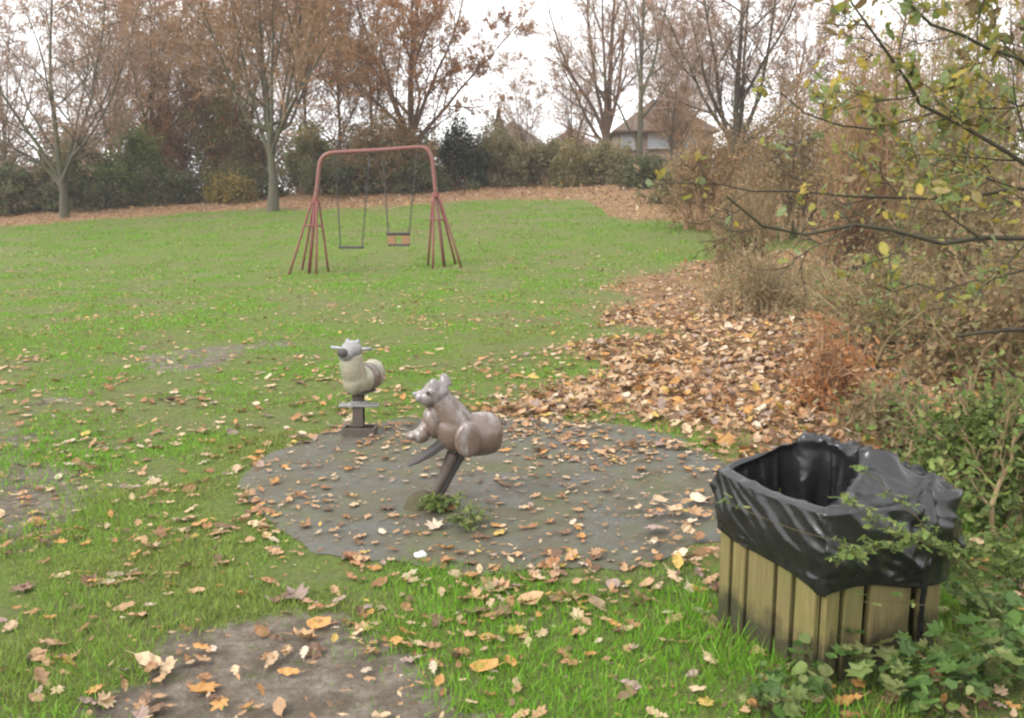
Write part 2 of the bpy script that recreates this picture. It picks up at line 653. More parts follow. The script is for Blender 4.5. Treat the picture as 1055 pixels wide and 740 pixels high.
def pick(pal, n, rng, jit=.22):
    p = np.array(PAL[pal] if isinstance(pal, str) else pal)
    c = p[rng.integers(0, len(p), n)]
    return np.clip(c * (1 + jit * (rng.random((n, 1)) * 2 - 1)), 0, 1)


# ------------------------------------------------------------------ leaf scattering
def outline(kind):
    if kind == 'oak':
        h = [(0, -.5), (.05, -.40), (.13, -.33), (.09, -.24), (.21, -.15), (.14, -.06), (.28, .06), (.18, .14), (.27, .27), (.15, .33), (.13, .44), (0, .5)]
    elif kind == 'maple':
        h = [(0, -.42), (.10, -.40), (.30, -.42), (.26, -.24), (.52, -.12), (.36, .0), (.48, .22), (.22, .17), (.13, .30), (0, .55)]
    elif kind == 'oval':
        h = [(0, -.5), (.13, -.38), (.22, -.18), (.25, .03), (.20, .24), (.10, .40), (0, .5)]
    else:  # round
        h = [(0, -.45), (.20, -.40), (.36, -.2), (.38, .05), (.26, .3), (.1, .45), (0, .52)]
    return np.array(h)


def leaf_shape(kind, curl=.3, lod=0):
    """unit leaf with a folded midrib; returns V, F(tris)"""
    h = outline(kind)
    if lod == 1:
        h = h[[0, 2, len(h) // 2, len(h) - 3, len(h) - 1]] if len(h) > 6 else h
    if lod == 2:
        V = np.array([(0, -.5, 0), (.27, 0, .07), (0, .5, .03), (-.27, 0, .07)])
        return V, np.array([(0, 1, 2), (0, 2, 3)])
    n = len(h)
    R = np.column_stack([h, np.zeros(n)])
    Lf = R[1:-1] * [-1, 1, 1]
    mids = np.column_stack([np.zeros(n - 2), h[1:-1, 1], np.zeros(n - 2)])
    V = np.vstack([R, Lf, mids])
    V[:, 2] = curl * (np.abs(V[:, 0]) * .55 + .8 * V[:, 1] ** 2 - .1) + .05 * np.sin(V[:, 1] * 17 + V[:, 0] * 9)
    F = []
    iR, iL, iM = lambda k: k, lambda k: n + k - 1, lambda k: n + (n - 2) + k - 1
    for k in range(1, n - 2):
        F += [(iR(k), iR(k + 1), iM(k + 1)), (iR(k), iM(k + 1), iM(k)), (iL(k), iM(k), iM(k + 1)), (iL(k), iM(k + 1), iL(k + 1))]
    F += [(0, iR(1), iM(1)), (0, iM(1), iL(1)), (n - 1, iM(n - 2), iR(n - 2)), (n - 1, iL(n - 2), iM(n - 2))]
    return V, np.array(F)


def rot_many(yaw, pitch, roll):
    cy, sy, cp, sp, cr, sr = np.cos(yaw), np.sin(yaw), np.cos(pitch), np.sin(pitch), np.cos(roll), np.sin(roll)
    n = len(yaw)
    R = np.empty((n, 3, 3))
    R[:, 0, 0] = cy * cr - sy * sp * sr
    R[:, 0, 1] = -sy * cp
    R[:, 0, 2] = cy * sr + sy * sp * cr
    R[:, 1, 0] = sy * cr + cy * sp * sr
    R[:, 1, 1] = cy * cp
    R[:, 1, 2] = sy * sr - cy * sp * cr
    R[:, 2, 0] = -cp * sr
    R[:, 2, 1] = sp
    R[:, 2, 2] = cp * cr
    return R


class Scat:
    """accumulates many transformed copies of small shapes into one mesh"""

    def __init__(self):
        self.V, self.F, self.C, self.MI, self.n = [], [], [], [], 0

    def add(self, sh, pos, size, R, col, mi=0):
        V0, F0 = sh
        pos = np.asarray(pos, float)
        k = len(pos)
        if not k:
            return
        size = np.asarray(size, float)
        sz = size[:, None, None] if size.ndim == 1 else size[:, None, :]
        V = np.einsum('nij,nkj->nki', R, V0[None] * sz) + pos[:, None, :]
        F = F0[None] + (self.n + np.arange(k) * len(V0))[:, None, None]
        self.V.append(V.reshape(-1, 3))
        self.F.append(F.reshape(-1, F0.shape[1]))
        self.C.append(np.repeat(col, len(V0), 0))
        self.MI.append(np.full(k * len(F0), mi))
        self.n += k * len(V0)

    def raw(self, V, F, col, mi=0):
        self.V.append(np.asarray(V, float))
        self.F.append(np.asarray(F) + self.n)
        self.C.append(np.broadcast_to(np.asarray(col, float), (len(V), 3)))
        self.MI.append(np.full(len(F), mi))
        self.n += len(V)

    def build(self, name, mats, parent=None, smooth=False, loc=None):
        order = sorted(range(len(self.F)), key=lambda i: self.F[i].shape[1])
        F = [self.F[i] for i in order]
        MI = np.concatenate([self.MI[i] for i in order])
        return mk(name, np.vstack(self.V), F, mats, parent, np.vstack(self.C), MI, smooth, loc=loc)


# ------------------------------------------------------------------ ground
def build_ground():
    ys = np.concatenate([np.linspace(-60, -4, 12), np.arange(-3, 9, .07), 9 * 1.014 ** np.arange(0, 132), np.linspace(60, 420, 40)])
    ys = np.unique(np.round(ys, 4))
    h = np.concatenate([np.arange(0, 5, .08), 5 * 1.025 ** np.arange(0, 108), np.linspace(75, 420, 30)])
    xs = np.unique(np.round(np.concatenate([-h, h]), 4))
    X, Y = np.meshgrid(xs, ys)
    x, y = X.ravel(), Y.ravel()
    z = H(x, y)
    near = (y < 60) & (y > -5) & (np.abs(x) < 60)
    mud, lit = np.zeros(len(x)), np.zeros(len(x))
    mud[near] = m_mud(x[near], y[near])
    lit[near] = m_lit(x[near], y[near])
    z = z - .025 * mud
    nx, ny = len(xs), len(ys)
    i = (np.arange(ny - 1)[:, None] * nx + np.arange(nx - 1)[None]).ravel()
    F = np.stack([i, i + 1, i + nx + 1, i + nx], -1)
    o = mk('ground', np.column_stack([x, y, z]), F, M_GROUND, smooth=True, attrs={'mud': mud, 'litter': lit})
    tag(o, 'grassy park ground with a muddy patch and a bank of brown leaves', None, None, 'structure')
    # pad
    P = np.array(PADW)
    c = P.mean(0)
    n = len(P)
    Pc, _ = smooth_path(np.vstack([P, P[:1]]), np.zeros(n + 1), 6)
    Pc = Pc[:-1]
    Pc = Pc + (np.array([[vnoise(p[0], p[1], .22, 4), vnoise(p[0], p[1], .22, 6)] for p in Pc]) - .5) * .12 + (np.array([[fbm(p[0], p[1], .5, 14), fbm(p[0], p[1], .5, 16)] for p in Pc]) - .5) * .25
    rings = [1.0, .97, .8, .6, .4, .2]
    V = []
    for k, r in enumerate(rings):
        q = c + (Pc - c) * r
        zz = Hbase(q[:, 0], q[:, 1]) + (.003 if k == 0 else .014) + .006 * (fbm(q[:, 0], q[:, 1], .6, 40) - .5)
        V.append(np.column_stack([q, zz]))
    m = len(Pc)
    V = np.vstack(V + [[[c[0], c[1], float(Hbase(*c)) + .014]]])
    F = []
    for k in range(len(rings) - 1):
        for a in range(m):
            b = (a + 1) % m
            F.append((k * m + a, k * m + b, (k + 1) * m + b, (k + 1) * m + a))
    k = (len(rings) - 1) * m
    F += [(k + a, k + (a + 1) % m, len(V) - 1) for a in range(m)]
    o = mk('pavement', V, F, M_PAD, smooth=True)
    tag(o, 'round patch of worn grey asphalt under the play animals', None, None, 'structure')


# ------------------------------------------------------------------ bin footprint (needed by the scatter masks)
BF = ground_at(841, 698)
BL = ground_at(737, 640)
BR = ground_at(968, 668)
ba = (BL - BF)[:2]
bb = (BR - BF)[:2]
BA, BB = float(np.linalg.norm(ba)), float(np.linalg.norm(bb))
ang = math.atan2(ba[1], ba[0])
ang2 = math.atan2(bb[1], bb[0]) + PI / 2
am = (ang + ang2) / 2 if abs(ang - ang2) < 1.5 else ang
BU = np.array([math.cos(am), math.sin(am)])          # towards the left corner
BV = np.array([math.sin(am), -math.cos(am)])         # towards the right corner
print('BIN', BF, BL, BR, BA, BB, math.degrees(ang - ang2))
BINP = [tuple(BF[:2]), tuple(BF[:2] + BU * BA), tuple(BF[:2] + BU * BA + BV * BB), tuple(BF[:2] + BV * BB)]


def infield(x, y, ymax):
    return np.abs(x) < .6 * y + 2.0


def build_grass():
    rng = np.random.default_rng(3)
    sc = Scat()
    blade5 = (np.array([(-.5, 0, 0), (.5, 0, 0), (-.38, .22, .55), (.38, .22, .55), (0, .62, 1.0)]), np.array([(0, 1, 3), (0, 3, 2), (2, 3, 4)]))
    blade3 = (np.array([(-.5, 0, 0), (.5, 0, 0), (0, .35, 1.0)]), np.array([(0, 1, 2)]))
    for (y0, y1, dens, hgt, wid, sh) in ((2.1, 4.2, 6500, .030, .0042, blade5), (4.2, 7, 3800, .028, .006, blade5), (7, 12, 1700, .030, .009, blade3),
                                         (12, 21, 640, .034, .016, blade3), (21, 36, 240, .04, .03, blade3)):
        A = (y1 - y0) * (1.2 * y1 + 4)
        n = int(A * dens)
        y = rng.uniform(y0, y1, n)
        x = rng.uniform(-1, 1, n) * (.6 * y1 + 2)
        k = infield(x, y, y1)
        x, y = x[k], y[k]
        pad = m_pad(x, y)
        mud = m_mud(x, y)
        lit = m_lit(x, y)
        pat = fbm(x, y, .7, 61)
        p = (1 - pad) * (1 - .94 * mud * (.55 + .5 * sstep(.36, .52, fbm(x, y, .22, 66)))) * (1 - .9 * lit) * (.22 + .9 * sstep(.38, .58, pat))
        p = np.where(poly_sd(x, y, BINP) > -.01, 0, p)
        k = rng.random(len(x)) < p
        x, y, pat = x[k], y[k], pat[k]
        n = len(x)
        z = H(x, y) - .006
        rough = sstep(.45, .1, -poly_sd(x, y, BINP)) + sstep(1.25, 1.7, x) * (y < 6)
        s = hgt * (1 + 1.5 * np.clip(rough, 0, 1) * rng.random(n)) * (.55 + .9 * rng.random(n)) * (.55 + 1.0 * sstep(.42, .66, pat))
        lush = sstep(.24, .54, fbm(x, y, 1.7, 63) + .16 * sstep(13, 21, y))[:, None]
        c = np.array([[.23, .285, .065]]) * (1 - lush) + np.array([[.165, .36, .025]]) * lush
        dry = rng.random(n) < .10
        c = np.where(dry[:, None], np.array([[.20, .17, .07]]), c) * (1 + .35 * (rng.random((n, 1)) * 2 - 1))
        R = rot_many(rng.uniform(0, 2 * PI, n), rng.normal(0, .5, n), rng.normal(0, .4, n))
        sz = np.column_stack([wid * (.7 + .6 * rng.random(n)), s * .9, s])
        sc.add(sh, np.column_stack([x, y, z]), sz, R, c)
    o = sc.build('grass', M_GRASS)
    tag(o, 'short green park grass with yellowish worn patches', 'grass', None, 'stuff')


LEAF_COLS = {'tan': (.385, .235, .125), 'pale straw': (.47, .34, .21), 'rust brown': (.29, .145, .065), 'orange': (.44, .225, .07), 'dark brown': (.15, .085, .05),
             'greyish mauve': (.28, .20, .165), 'bleached cream': (.52, .42, .31), 'yellow': (.44, .31, .08)}
SURF_Z = .017


def build_leaves():
    rng = np.random.default_rng(12)
    xs, ys = [], []
    for (y0, y1, dens) in ((2.0, 4.5, 420), (4.5, 8, 420), (8, 14, 360), (14, 24, 110), (24, 46, 34)):
        A = (y1 - y0) * (1.2 * y1 + 4)
        n = int(A * dens)
        y = rng.uniform(y0, y1, n)
        x = rng.uniform(-1, 1, n) * (.6 * y1 + 2)
        k = infield(x, y, y1)
        x, y = x[k], y[k]
        pad, lit, mud = m_pad(x, y), m_lit(x, y), m_mud(x, y)
        sd = poly_sd(x, y, PADW)
        cl = sstep(.42, .66, fbm(x, y, .55, 71))
        g = 24 + 85 * cl + 60 * np.clip((4.2 - y) / 1.5, 0, 1) * cl                                     # leaves per m2 on the grass
        g = g + 70 * np.exp(-((y - 3.75) / .45) ** 2) * sstep(-1.1, -.2, x)     # drift before the pad
        g = g + 150 * np.exp(-(np.abs(sd) / .15) ** 2) * (.5 + cl)       # rim of the pad
        right = sstep(-.2, 2.0, x)
        g = np.where(pad > .5, 45 + 115 * cl + 160 * right * cl + 190 * np.exp(-(sd / .16) ** 2) * (.3 + cl) + 60 * sstep(5.6, 6.6, y) * cl, g)
        g = np.where(mud > .5, 34 + 90 * cl, g)
        g = g * np.where(y > 11, .85, 1) * np.where((x < -1.2) & (y > 4), .75, 1)
        g = np.maximum(g, lit * dens * (.55 + .6 * cl) * np.where(sd > 0, .55, 1))
        g = g + 90 * (pad > .5) * sstep(6.0, 7.2, y + .35 * x) * (.4 + cl)
        k = rng.random(len(x)) < np.clip(g / dens, 0, 1)
        k &= poly_sd(x, y, BINP) < -.03
        xs.append(x[k])
        ys.append(y[k])
    x, y = np.concatenate(xs), np.concatenate(ys)
    n = len(x)
    pad, lit = m_pad(x, y) > .5, m_lit(x, y)
    mud = m_mud(x, y)
    z = H(x, y) + np.where(pad, .028, np.where(mud > .5, -.002, SURF_Z)) + lit * rng.random(n) * .05
    size = np.clip(rng.lognormal(math.log(.066), .36, n), .03, .13) * np.where(pad, .82, 1) * np.where((y > 11) & (lit < .5), .75, 1) * np.where((lit > .5) & (y < 15), 1.28, 1) * np.where((y > 20) & (lit > .5), 1.5, 1)
    names = list(LEAF_COLS)
    pr = np.array([.29, .17, .19, .10, .11, .07, .04, .03])
    ci = rng.choice(len(names), n, p=pr / pr.sum())
    col = np.array([LEAF_COLS[k] for k in names])[ci] * (1 + .2 * (rng.random((n, 1)) * 2 - 1))
    kinds = ['oak', 'maple', 'oval', 'round']
    ki = rng.choice(4, n, p=[.54, .14, .22, .1])
    tilt = np.where(pad, .14, np.where(lit > .5, .38, .22))
    yaw, pi_, ro = rng.uniform(0, 2 * PI, n), rng.normal(0, 1, n) * tilt, rng.normal(0, 1, n) * tilt
    z = z + .18 * size * np.abs(pi_)
    cu = rng.integers(0, 3, n)
    curls = [-.25, .2, .75]
    pos = np.column_stack([x, y, z])
    px, py, dep = project(pos)
    inv = (px > 8) & (px < 1047) & (py > 0) & (py < 732)
    # the area hidden behind the bin
    hid = (px > 735) & (px < 978) & (py > 470) & (py < 668)
    score = np.where(inv & ~hid, size ** 2 * ((CAMH / dep) * .9 + .1) / dep ** 2, 0)
    big = np.zeros(n, bool)
    big[np.argsort(-score)[:300]] = True
    sc = Scat()
    for k, kn in enumerate(kinds):
        for c in range(3):
            for (a, b, lod) in ((0, 9, 0), (9, 18, 1), (18, 999, 2)):
                m = (ki == k) & (cu == c) & ~big & (y >= a) & (y < b)
                sc.add(leaf_shape(kn, curls[c], lod), pos[m], size[m], rot_many(yaw[m], pi_[m], ro[m]), col[m])
    for (y0, y1, dens, lod) in ((2.2, 5, 260, 1), (5, 9, 200, 2), (9, 15, 60, 2)):
        A = (y1 - y0) * (1.2 * y1 + 2)
        m = int(A * dens)
        yy = rng.uniform(y0, y1, m)
        xx = rng.uniform(-1, 1, m) * (.6 * y1 + 1)
        pd = m_pad(xx, yy) > .5
        w = (.25 + .9 * sstep(.4, .62, fbm(xx, yy, .4, 75))) * np.where(pd, .8, .45)
        kk = infield(xx, yy, y1) & (rng.random(m) < w) & (poly_sd(xx, yy, BINP) < -.03)
        xx, yy, pd = xx[kk], yy[kk], pd[kk]
        m = len(xx)
        zz = H(xx, yy) + np.where(pd, .022, .012)
        cc = np.array([LEAF_COLS[k] for k in names])[rng.choice(len(names), m, p=pr / pr.sum())] * (.75 + .4 * rng.random((m, 1)))
        sc.add(leaf_shape('oval', .3, lod), np.column_stack([xx, yy, zz]), np.column_stack([.012 + .022 * rng.random(m), .014 + .034 * rng.random(m), .03 * np.ones(m)]), rot_many(rng.uniform(0, 2 * PI, m), rng.normal(0, .15, m), rng.normal(0, .15, m)), cc)
    o = sc.build('leaf_litter', M_LEAF)
    tag(o, 'layer of small fallen brown leaves scattered over grass, pad and bank', 'leaf litter', None, 'stuff')
    # the 300 largest leaves as objects
    protos = {}
    kw = {'oak': 'lobed', 'maple': 'pointed', 'oval': 'oval', 'round': 'broad'}
    items = []
    for i in np.nonzero(big)[0]:
        key = (kinds[ki[i]], cu[i])
        if key not in protos:
            V, F = leaf_shape(key[0], curls[key[1]])
            st = tubes(np.array([[[0, V[:, 1].min() + .02, V[0, 2]], [.02, -.62, .01], [.05, -.78, .03]]]), np.array([[.014, .011, .008]]), 4)
            Fq = [tuple(f) for f in F] + [tuple(int(a) + len(V) for a in f) for f in st[1]]
            ob = mk('fallen_leaf', np.vstack([V, st[0]]), Fq, M_LEAFO)
            me = ob.data
            bpy.data.objects.remove(ob)
            protos[key] = me
        ob = bpy.data.objects.new('fallen_leaf', protos[key])
        COL.objects.link(ob)
        ob.location = pos[i]
        ob.rotation_mode = 'QUATERNION'
        from mathutils import Matrix
        ob.rotation_quaternion = Matrix(rot_many(yaw[i:i + 1], pi_[i:i + 1], ro[i:i + 1])[0].tolist()).to_quaternion()
        ob.scale = (float(size[i]),) * 3
        ob.color = (*[float(v) for v in col[i]], 1)
        sx, sy = float(x[i]), float(y[i])
        sd = float(poly_sd(np.array([sx]), np.array([sy]), PADW)[0])
        if sd > -.04:
            surf = 'on the grey pad'
        elif mud[i] > .5:
            surf = 'on the bare mud'
        elif lit[i] > .5:
            surf = 'in the leaf drift'
        elif sd > -.3:
            surf = 'on grass beside the pad'
        else:
            surf = 'on short grass'
        sl = 'large' if size[i] > .115 else ('small' if size[i] < .085 else '')
        cl = ['flat', '', 'curled'][cu[i]]
        base = ' '.join(w for w in (sl, cl, names[ci[i]], kw[key[0]], 'leaf', surf) if w)
        dist = math.hypot(sx - BF[0], sy - BF[1])
        items.append((base, dist, ob))
    ords = ['closest', 'second closest', 'third closest', 'fourth closest', 'fifth closest', 'sixth closest', 'seventh closest', 'eighth closest', 'ninth closest', 'tenth closest']
    cls = {}
    for b, d, ob in items:
        cls.setdefault(b, []).append((d, ob))
    for b, lst in cls.items():
        lst.sort(key=lambda t: t[0])
        for r, (d, ob) in enumerate(lst):
            lab = b if len(lst) == 1 else b + ', ' + ords[min(r, 9)] + ' to the bin'
            tag(ob, lab, 'fallen leaf', 'larger fallen leaves lying on the ground')


# ------------------------------------------------------------------ trees
def grow(P, R, k, t0, t1, ang, lr, npts, rr, trop, jit, rng, rmin=.004, asd=.22, end=.3, lenpow=.55):
    n, m, _ = P.shape
    t = t0 + (t1 - t0) * ((np.arange(k)[None] + rng.random((n, k))) / k)
    f = t * (m - 1)
    i = np.clip(f.astype(int), 0, m - 2)
    fr = (f - i)[..., None]
    rows = np.arange(n)[:, None]
    A, B = P[rows, i], P[rows, i + 1]
    base = A * (1 - fr) + B * fr
    tan = norm(B - A)
    r0 = R[rows, i] * (1 - fr[..., 0]) + R[rows, i + 1] * fr[..., 0]
    L = np.linalg.norm(np.diff(P, axis=1), axis=-1).sum(1)[:, None]
    ln = L * lr * (1 - lenpow * t) * (.65 + .7 * rng.random((n, k)))
    az = rng.random((n, 1)) * 2 * PI + np.arange(k)[None] * 2.4 + rng.normal(0, .4, (n, k))
    ref = np.where(np.abs(tan[..., 2:3]) < .9, np.array([0, 0, 1.]), np.array([1., 0, 0]))
    u = norm(np.cross(tan, ref))
    w = np.cross(tan, u)
    pr = u * np.cos(az)[..., None] + w * np.sin(az)[..., None]
    a = np.clip(rng.normal(ang, asd * ang, (n, k)), .1, 2.2)[..., None]
    d = (np.cos(a) * tan + np.sin(a) * pr).reshape(-1, 3)
    q = base.reshape(-1, 3)
    step = (ln / (npts - 1)).reshape(-1, 1)
    out = [q]
    for s in range(npts - 1):
        q = q + d * step
        out.append(q)
        d = norm(d + np.array([0, 0, trop]) + rng.normal(0, jit, d.shape))
    C = np.stack(out, 1)
    r = np.maximum(r0.reshape(-1) * rr * (.8 + .4 * rng.random(n * k)), rmin)
    CR = np.maximum(r[:, None] * np.linspace(1, end, npts)[None], rmin * .6)
    return C, CR


def stems_arr(stems, m, rng, jit):
    """stems: list of (points, r0, r1)"""
    Ps, Rs = [], []
    for pts, r0, r1 in stems:
        p, _ = smooth_path(np.array(pts, float), np.zeros(len(pts)), 12)
        cum = np.concatenate([[0], np.cumsum(np.linalg.norm(np.diff(p, axis=0), axis=1))])
        tt = np.linspace(0, cum[-1], m)
        q = np.column_stack([np.interp(tt, cum, p[:, a]) for a in range(3)])
        q[1:] += rng.normal(0, jit, (m - 1, 3))
        Ps.append(q)
        Rs.append(r0 + (r1 - r0) * np.linspace(0, 1, m) ** .6)
    return np.array(Ps), np.array(Rs)


def leaf_pts(P, n, rng, spread):
    k = rng.integers(0, len(P), n)
    t = rng.random(n) * (P.shape[1] - 1)
    i = np.minimum(t.astype(int), P.shape[1] - 2)
    f = (t - i)[:, None]
    return P[k, i] * (1 - f) + P[k, i + 1] * f + rng.normal(0, spread, (n, 3))


def make_tree(name, label, loc, stems, seed, levels, leaves=None, bark=None, twig=None, group='bare trees along the park edge', flare=1.3, cat='tree', sides=8, lod=2, leaf_region=None, rm=(.011, .0062), clump=.46):
    """levels: list of (k,t0,t1,ang,lr,npts,rr,trop,jit)"""
    rng = np.random.default_rng(seed)
    bark = bark or M_BARK_GREY
    twig = twig or M_TWIG_GREY
    root = empty(name, loc)
    P, R = stems_arr(stems, 12, rng, .02)
    R = R.copy()
    R[:, 0] *= flare
    R[:, 1] *= 1 + (flare - 1) * .3
    Vs, Fs, n = [], [], 0
    V, F = tubes(P, R, sides)
    Vs.append(V)
    Fs.append(F)
    n += len(V)
    crown = Scat()
    cur = (P, R)
    nl = len(levels)
    allp = []
    for li, lv in enumerate(levels):
        k, t0, t1, ang, lr, npts, rr, trop, jit = lv
        C, CR = grow(cur[0], cur[1], k, t0, t1, ang, lr, npts, rr, trop, jit, rng, rmin=rm[0] if li < nl - 1 else rm[1])
        if li < 1:
            V, F = tubes(C, CR, 6)
            Vs.append(V)
            Fs.append(F + n)
            n += len(V)
        else:
            V, F = tubes(C, CR, 4 if li == 1 else 3)
            crown.raw(V, F, (.1, .08, .08), 0)
        cur = (C, CR)
    mk('trunk', np.vstack(Vs), np.vstack(Fs), bark, root, smooth=True)
    if leaves:
        cnt, pal, size = leaves
        q = leaf_pts(cur[0], cnt, rng, size * .4)
        if leaf_region is not None:
            q = q[leaf_region(q, rng)]
        k = len(q)
        # clumps: leaves thin out over some branches
        keep = fbm(q[:, 0] + q[:, 2] * .7, q[:, 1] + q[:, 2], 1.6, seed % 50, 2) + rng.normal(0, .07, k) > clump
        q = q[keep]
        k = len(q)
        crown.add(leaf_shape('oval', .3, lod), q, size * (.6 + .8 * rng.random(k)), rot_many(rng.uniform(0, 2 * PI, k), rng.normal(-.5, .7, k), rng.normal(0, .7, k)), pick(pal, k, rng), 1)
    crown.build('crown', [twig, M_FOLI], root)
    tag(root, label, cat, group)
    return root


def gz(x, y):
    return float(H(x, y))


def loc_px(px, D):
    p = at(px, 215, D)
    return (p[0], D, gz(p[0], D) - .05)


def vase(n, h, spread, r, rng, fork=.12, lean=0.0, fr=None):
    """multi-stem vase: short common bole then n rising stems"""
    st = []
    zb = h * fork
    for i in range(n):
        a = 2 * PI * (i + rng.random() * .5) / n
        s = spread * (.6 + .6 * rng.random())
        ca, sa = math.cos(a), math.sin(a)
        hh = h * (.75 + .3 * rng.random())
        st.append(([(0, 0, 0), (ca * .02, sa * .02, zb), (ca * s * .3, sa * s * .3, zb + (hh - zb) * .3), (ca * s * .62 + lean * .5, sa * s * .62, zb + (hh - zb) * .62), (ca * s + lean, sa * s, hh)], r if i == 0 else r * .8, .012))
    return st


LV_BIG = [(13, .12, .98, .75, .42, 8, .5, .06, .09), (9, .12, 1, .7, .46, 7, .5, .04, .13), (7, .1, 1, .75, .52, 5, .6, .03, .16), (5, .1, 1, .8, .55, 4, .7, .0, .18)]
LV_MID = [(12, .12, .98, .65, .36, 6, .5, .06, .10), (8, .12, 1, .7, .48, 5, .55, .04, .14), (6, .1, 1, .75, .55, 4, .6, .02, .16), (5, .1, 1, .8, .55, 4, .7, .0, .18)]


def build_trees():
    rng = np.random.default_rng(5)
    # broad tree at the far left: low crotch and long sweeping limbs
    D = 37
    st = [([(0, 0, 0), (.05, 0, 1.3), (-.1, 0, 2.5), (-.15, .1, 5.5), (.2, 0, 9), (.3, 0, 12)], .17, .012),
          ([(0, 0, 1.2), (.4, .2, 2.4), (1.3, .4, 5), (2.0, .6, 8.5), (2.3, .6, 11.5)], .11, .012),
          ([(0, 0, 1.3), (-.9, .2, 2.2), (-2.2, .2, 3.0), (-3.8, .3, 3.7), (-5.6, .4, 4.8)], .10, .012),
          ([(0, 0, 1.5), (-.7, -.3, 2.9), (-1.9, -.6, 5.0), (-3.2, -.8, 7.4), (-4.0, -1, 9.5)], .10, .012),
          ([(0, 0, 1.4), (.8, -.6, 2.4), (2.2, -1.2, 3.7), (3.4, -1.4, 5.8), (4.2, -1.5, 8)], .09, .012),
          ([(0, 0, 1.6), (.1, .9, 3.0), (.4, 2.0, 6), (.5, 2.6, 9)], .09, .012)]
    make_tree('bare_tree', 'broad bare tree with mauve twigs and long low limbs above dark laurel', loc_px(66, D), st, 101, LV_BIG, (9000, 'tree_brown', .10), M_BARK_GREY, M_TWIG_GREY)
    # greenish trunk with many rising stems, behind the swing's left foot
    D = 36
    st = [([(0, 0, 0), (.05, 0, 1.6), (0, 0, 3.2), (-.2, .1, 6), (-.2, 0, 9), (0, 0, 13)], .20, .012)]
    st += [([(0, 0, 2.2 + .2 * i), (dx * .25, dy * .25, 3.4), (dx * .6, dy * .6, 6), (dx * .9, dy, 9), (dx * 1.1, dy * 1.1, 12.5)], .075, .012)
           for i, (dx, dy) in enumerate(((-1.6, .3), (1.5, .2), (.8, -1.4), (-.8, 1.3), (2.9, .8), (-2.8, -.5), (2.2, -1.2)))]
    make_tree('bare_tree', 'many stemmed tree with mossy green trunk standing out on the leaf bank', loc_px(281, D), st, 102, LV_BIG, (11000, 'tree_brown', .11), M_BARK_GREY, M_TWIG_BROWN)
    # leafy russet oak over the swing
    D = 43
    st = [([(0, 0, 0), (.1, 0, 2), (0, 0, 5), (.4, .2, 9), (.4, 0, 13)], .27, .02),
          ([(0, 0, 2.0), (1.2, .2, 3.4), (2.6, .3, 5), (3.9, .2, 6.3), (5.0, 0, 7.6)], .13, .012),
          ([(0, 0, 2.4), (1.0, .3, 5), (2.3, .5, 8), (3.0, .5, 11.5)], .12, .012),
          ([(0, 0, 2.2), (-1.0, .2, 4.5), (-2.3, .2, 8), (-2.9, 0, 12)], .12, .012),
          ([(0, 0, 2.6), (-1.5, -.4, 4), (-3.2, -.5, 6), (-4.2, -.5, 9)], .11, .012),
          ([(0, 0, 2.6), (.2, -1.3, 5), (.4, -2.4, 8), (.3, -2.6, 11)], .11, .012)]
    make_tree('oak_tree', 'russet oak still holding brown leaves behind the swing', loc_px(425, D), st, 103, LV_BIG, (36000, 'rust', .12), M_BARK_RED, M_TWIG_BROWN)
    # reddish multi-stem tree before the houses
    D = 47
    st = [([(0, 0, 0), (0, 0, 2.6), (.1, 0, 5), (.25, 0, 9), (.3, 0, 14)], .24, .02),
          ([(0, 0, 2.2), (-.6, 0, 3.6), (-1.9, 0, 5.6), (-2.9, .1, 8.2), (-3.3, .1, 11)], .14, .012),
          ([(0, 0, 2.4), (-.5, .3, 4.6), (-1.0, .3, 8), (-1.2, .3, 12)], .13, .012),
          ([(0, 0, 2.4), (-.15, -.3, 5), (-.4, -.4, 9), (-.4, -.4, 13)], .13, .012),
          ([(0, 0, 2.6), (.6, .2, 5), (.9, .3, 9), (1.0, .3, 12)], .12, .012)]
    make_tree('bare_tree', 'bare tree with reddish stems and one stem curving out over the gap', loc_px(624, D), st, 104, LV_MID, (3000, 'tree_brown', .10), M_BARK_RED, M_TWIG_BROWN)
    D = 45
    st = [([(0, 0, 0), (.05, 0, 3), (0, 0, 6), (.15, 0, 10), (.1, 0, 14)], .2, .02),
          ([(0, 0, 4), (.7, .1, 6), (1.3, .1, 9), (1.6, .1, 12)], .1, .012)]
    make_tree('bare_tree', 'single slim straight bare tree in front of the brown house', loc_px(657, D), st, 105, LV_MID, (2200, 'tree_brown', .10), M_BARK_GREY, M_TWIG_GREY)
    # vase tree right of the house
    D = 31
    st = [([(0, 0, 0), (0, 0, 1.7), (-.05, 0, 2.6), (.05, .1, 5), (.1, 0, 8), (.2, 0, 11)], .17, .012),
          ([(0, 0, 1.9), (-.45, 0, 3.0), (-.8, .1, 5), (-1.3, .1, 7.5), (-1.5, .1, 10)], .10, .012),
          ([(0, 0, 1.9), (.5, 0, 3.0), (.95, 0, 5), (1.3, .2, 8), (1.8, .2, 10.5)], .10, .012),
          ([(0, 0, 2.0), (.3, .5, 3.4), (.4, .8, 6), (.6, 1, 9)], .12, .012),
          ([(0, 0, 2.1), (-.9, -.2, 3.2), (-1.9, -.3, 5.0), (-2.9, -.3, 7)], .09, .012),
          ([(0, 0, 2.0), (1.2, .3, 2.8), (2.0, .3, 3.6), (3.0, .3, 5.4)], .08, .012)]
    make_tree('bare_tree', 'vase shaped bare tree with dark forked stems beside the brown house', loc_px(755, D), st, 106, LV_BIG, (2500, 'tree_brown', .08), M_BARK_DARK, M_TWIG_GREY)
    # fill trees: three kinds, copied
    D = 44
    kinds = []
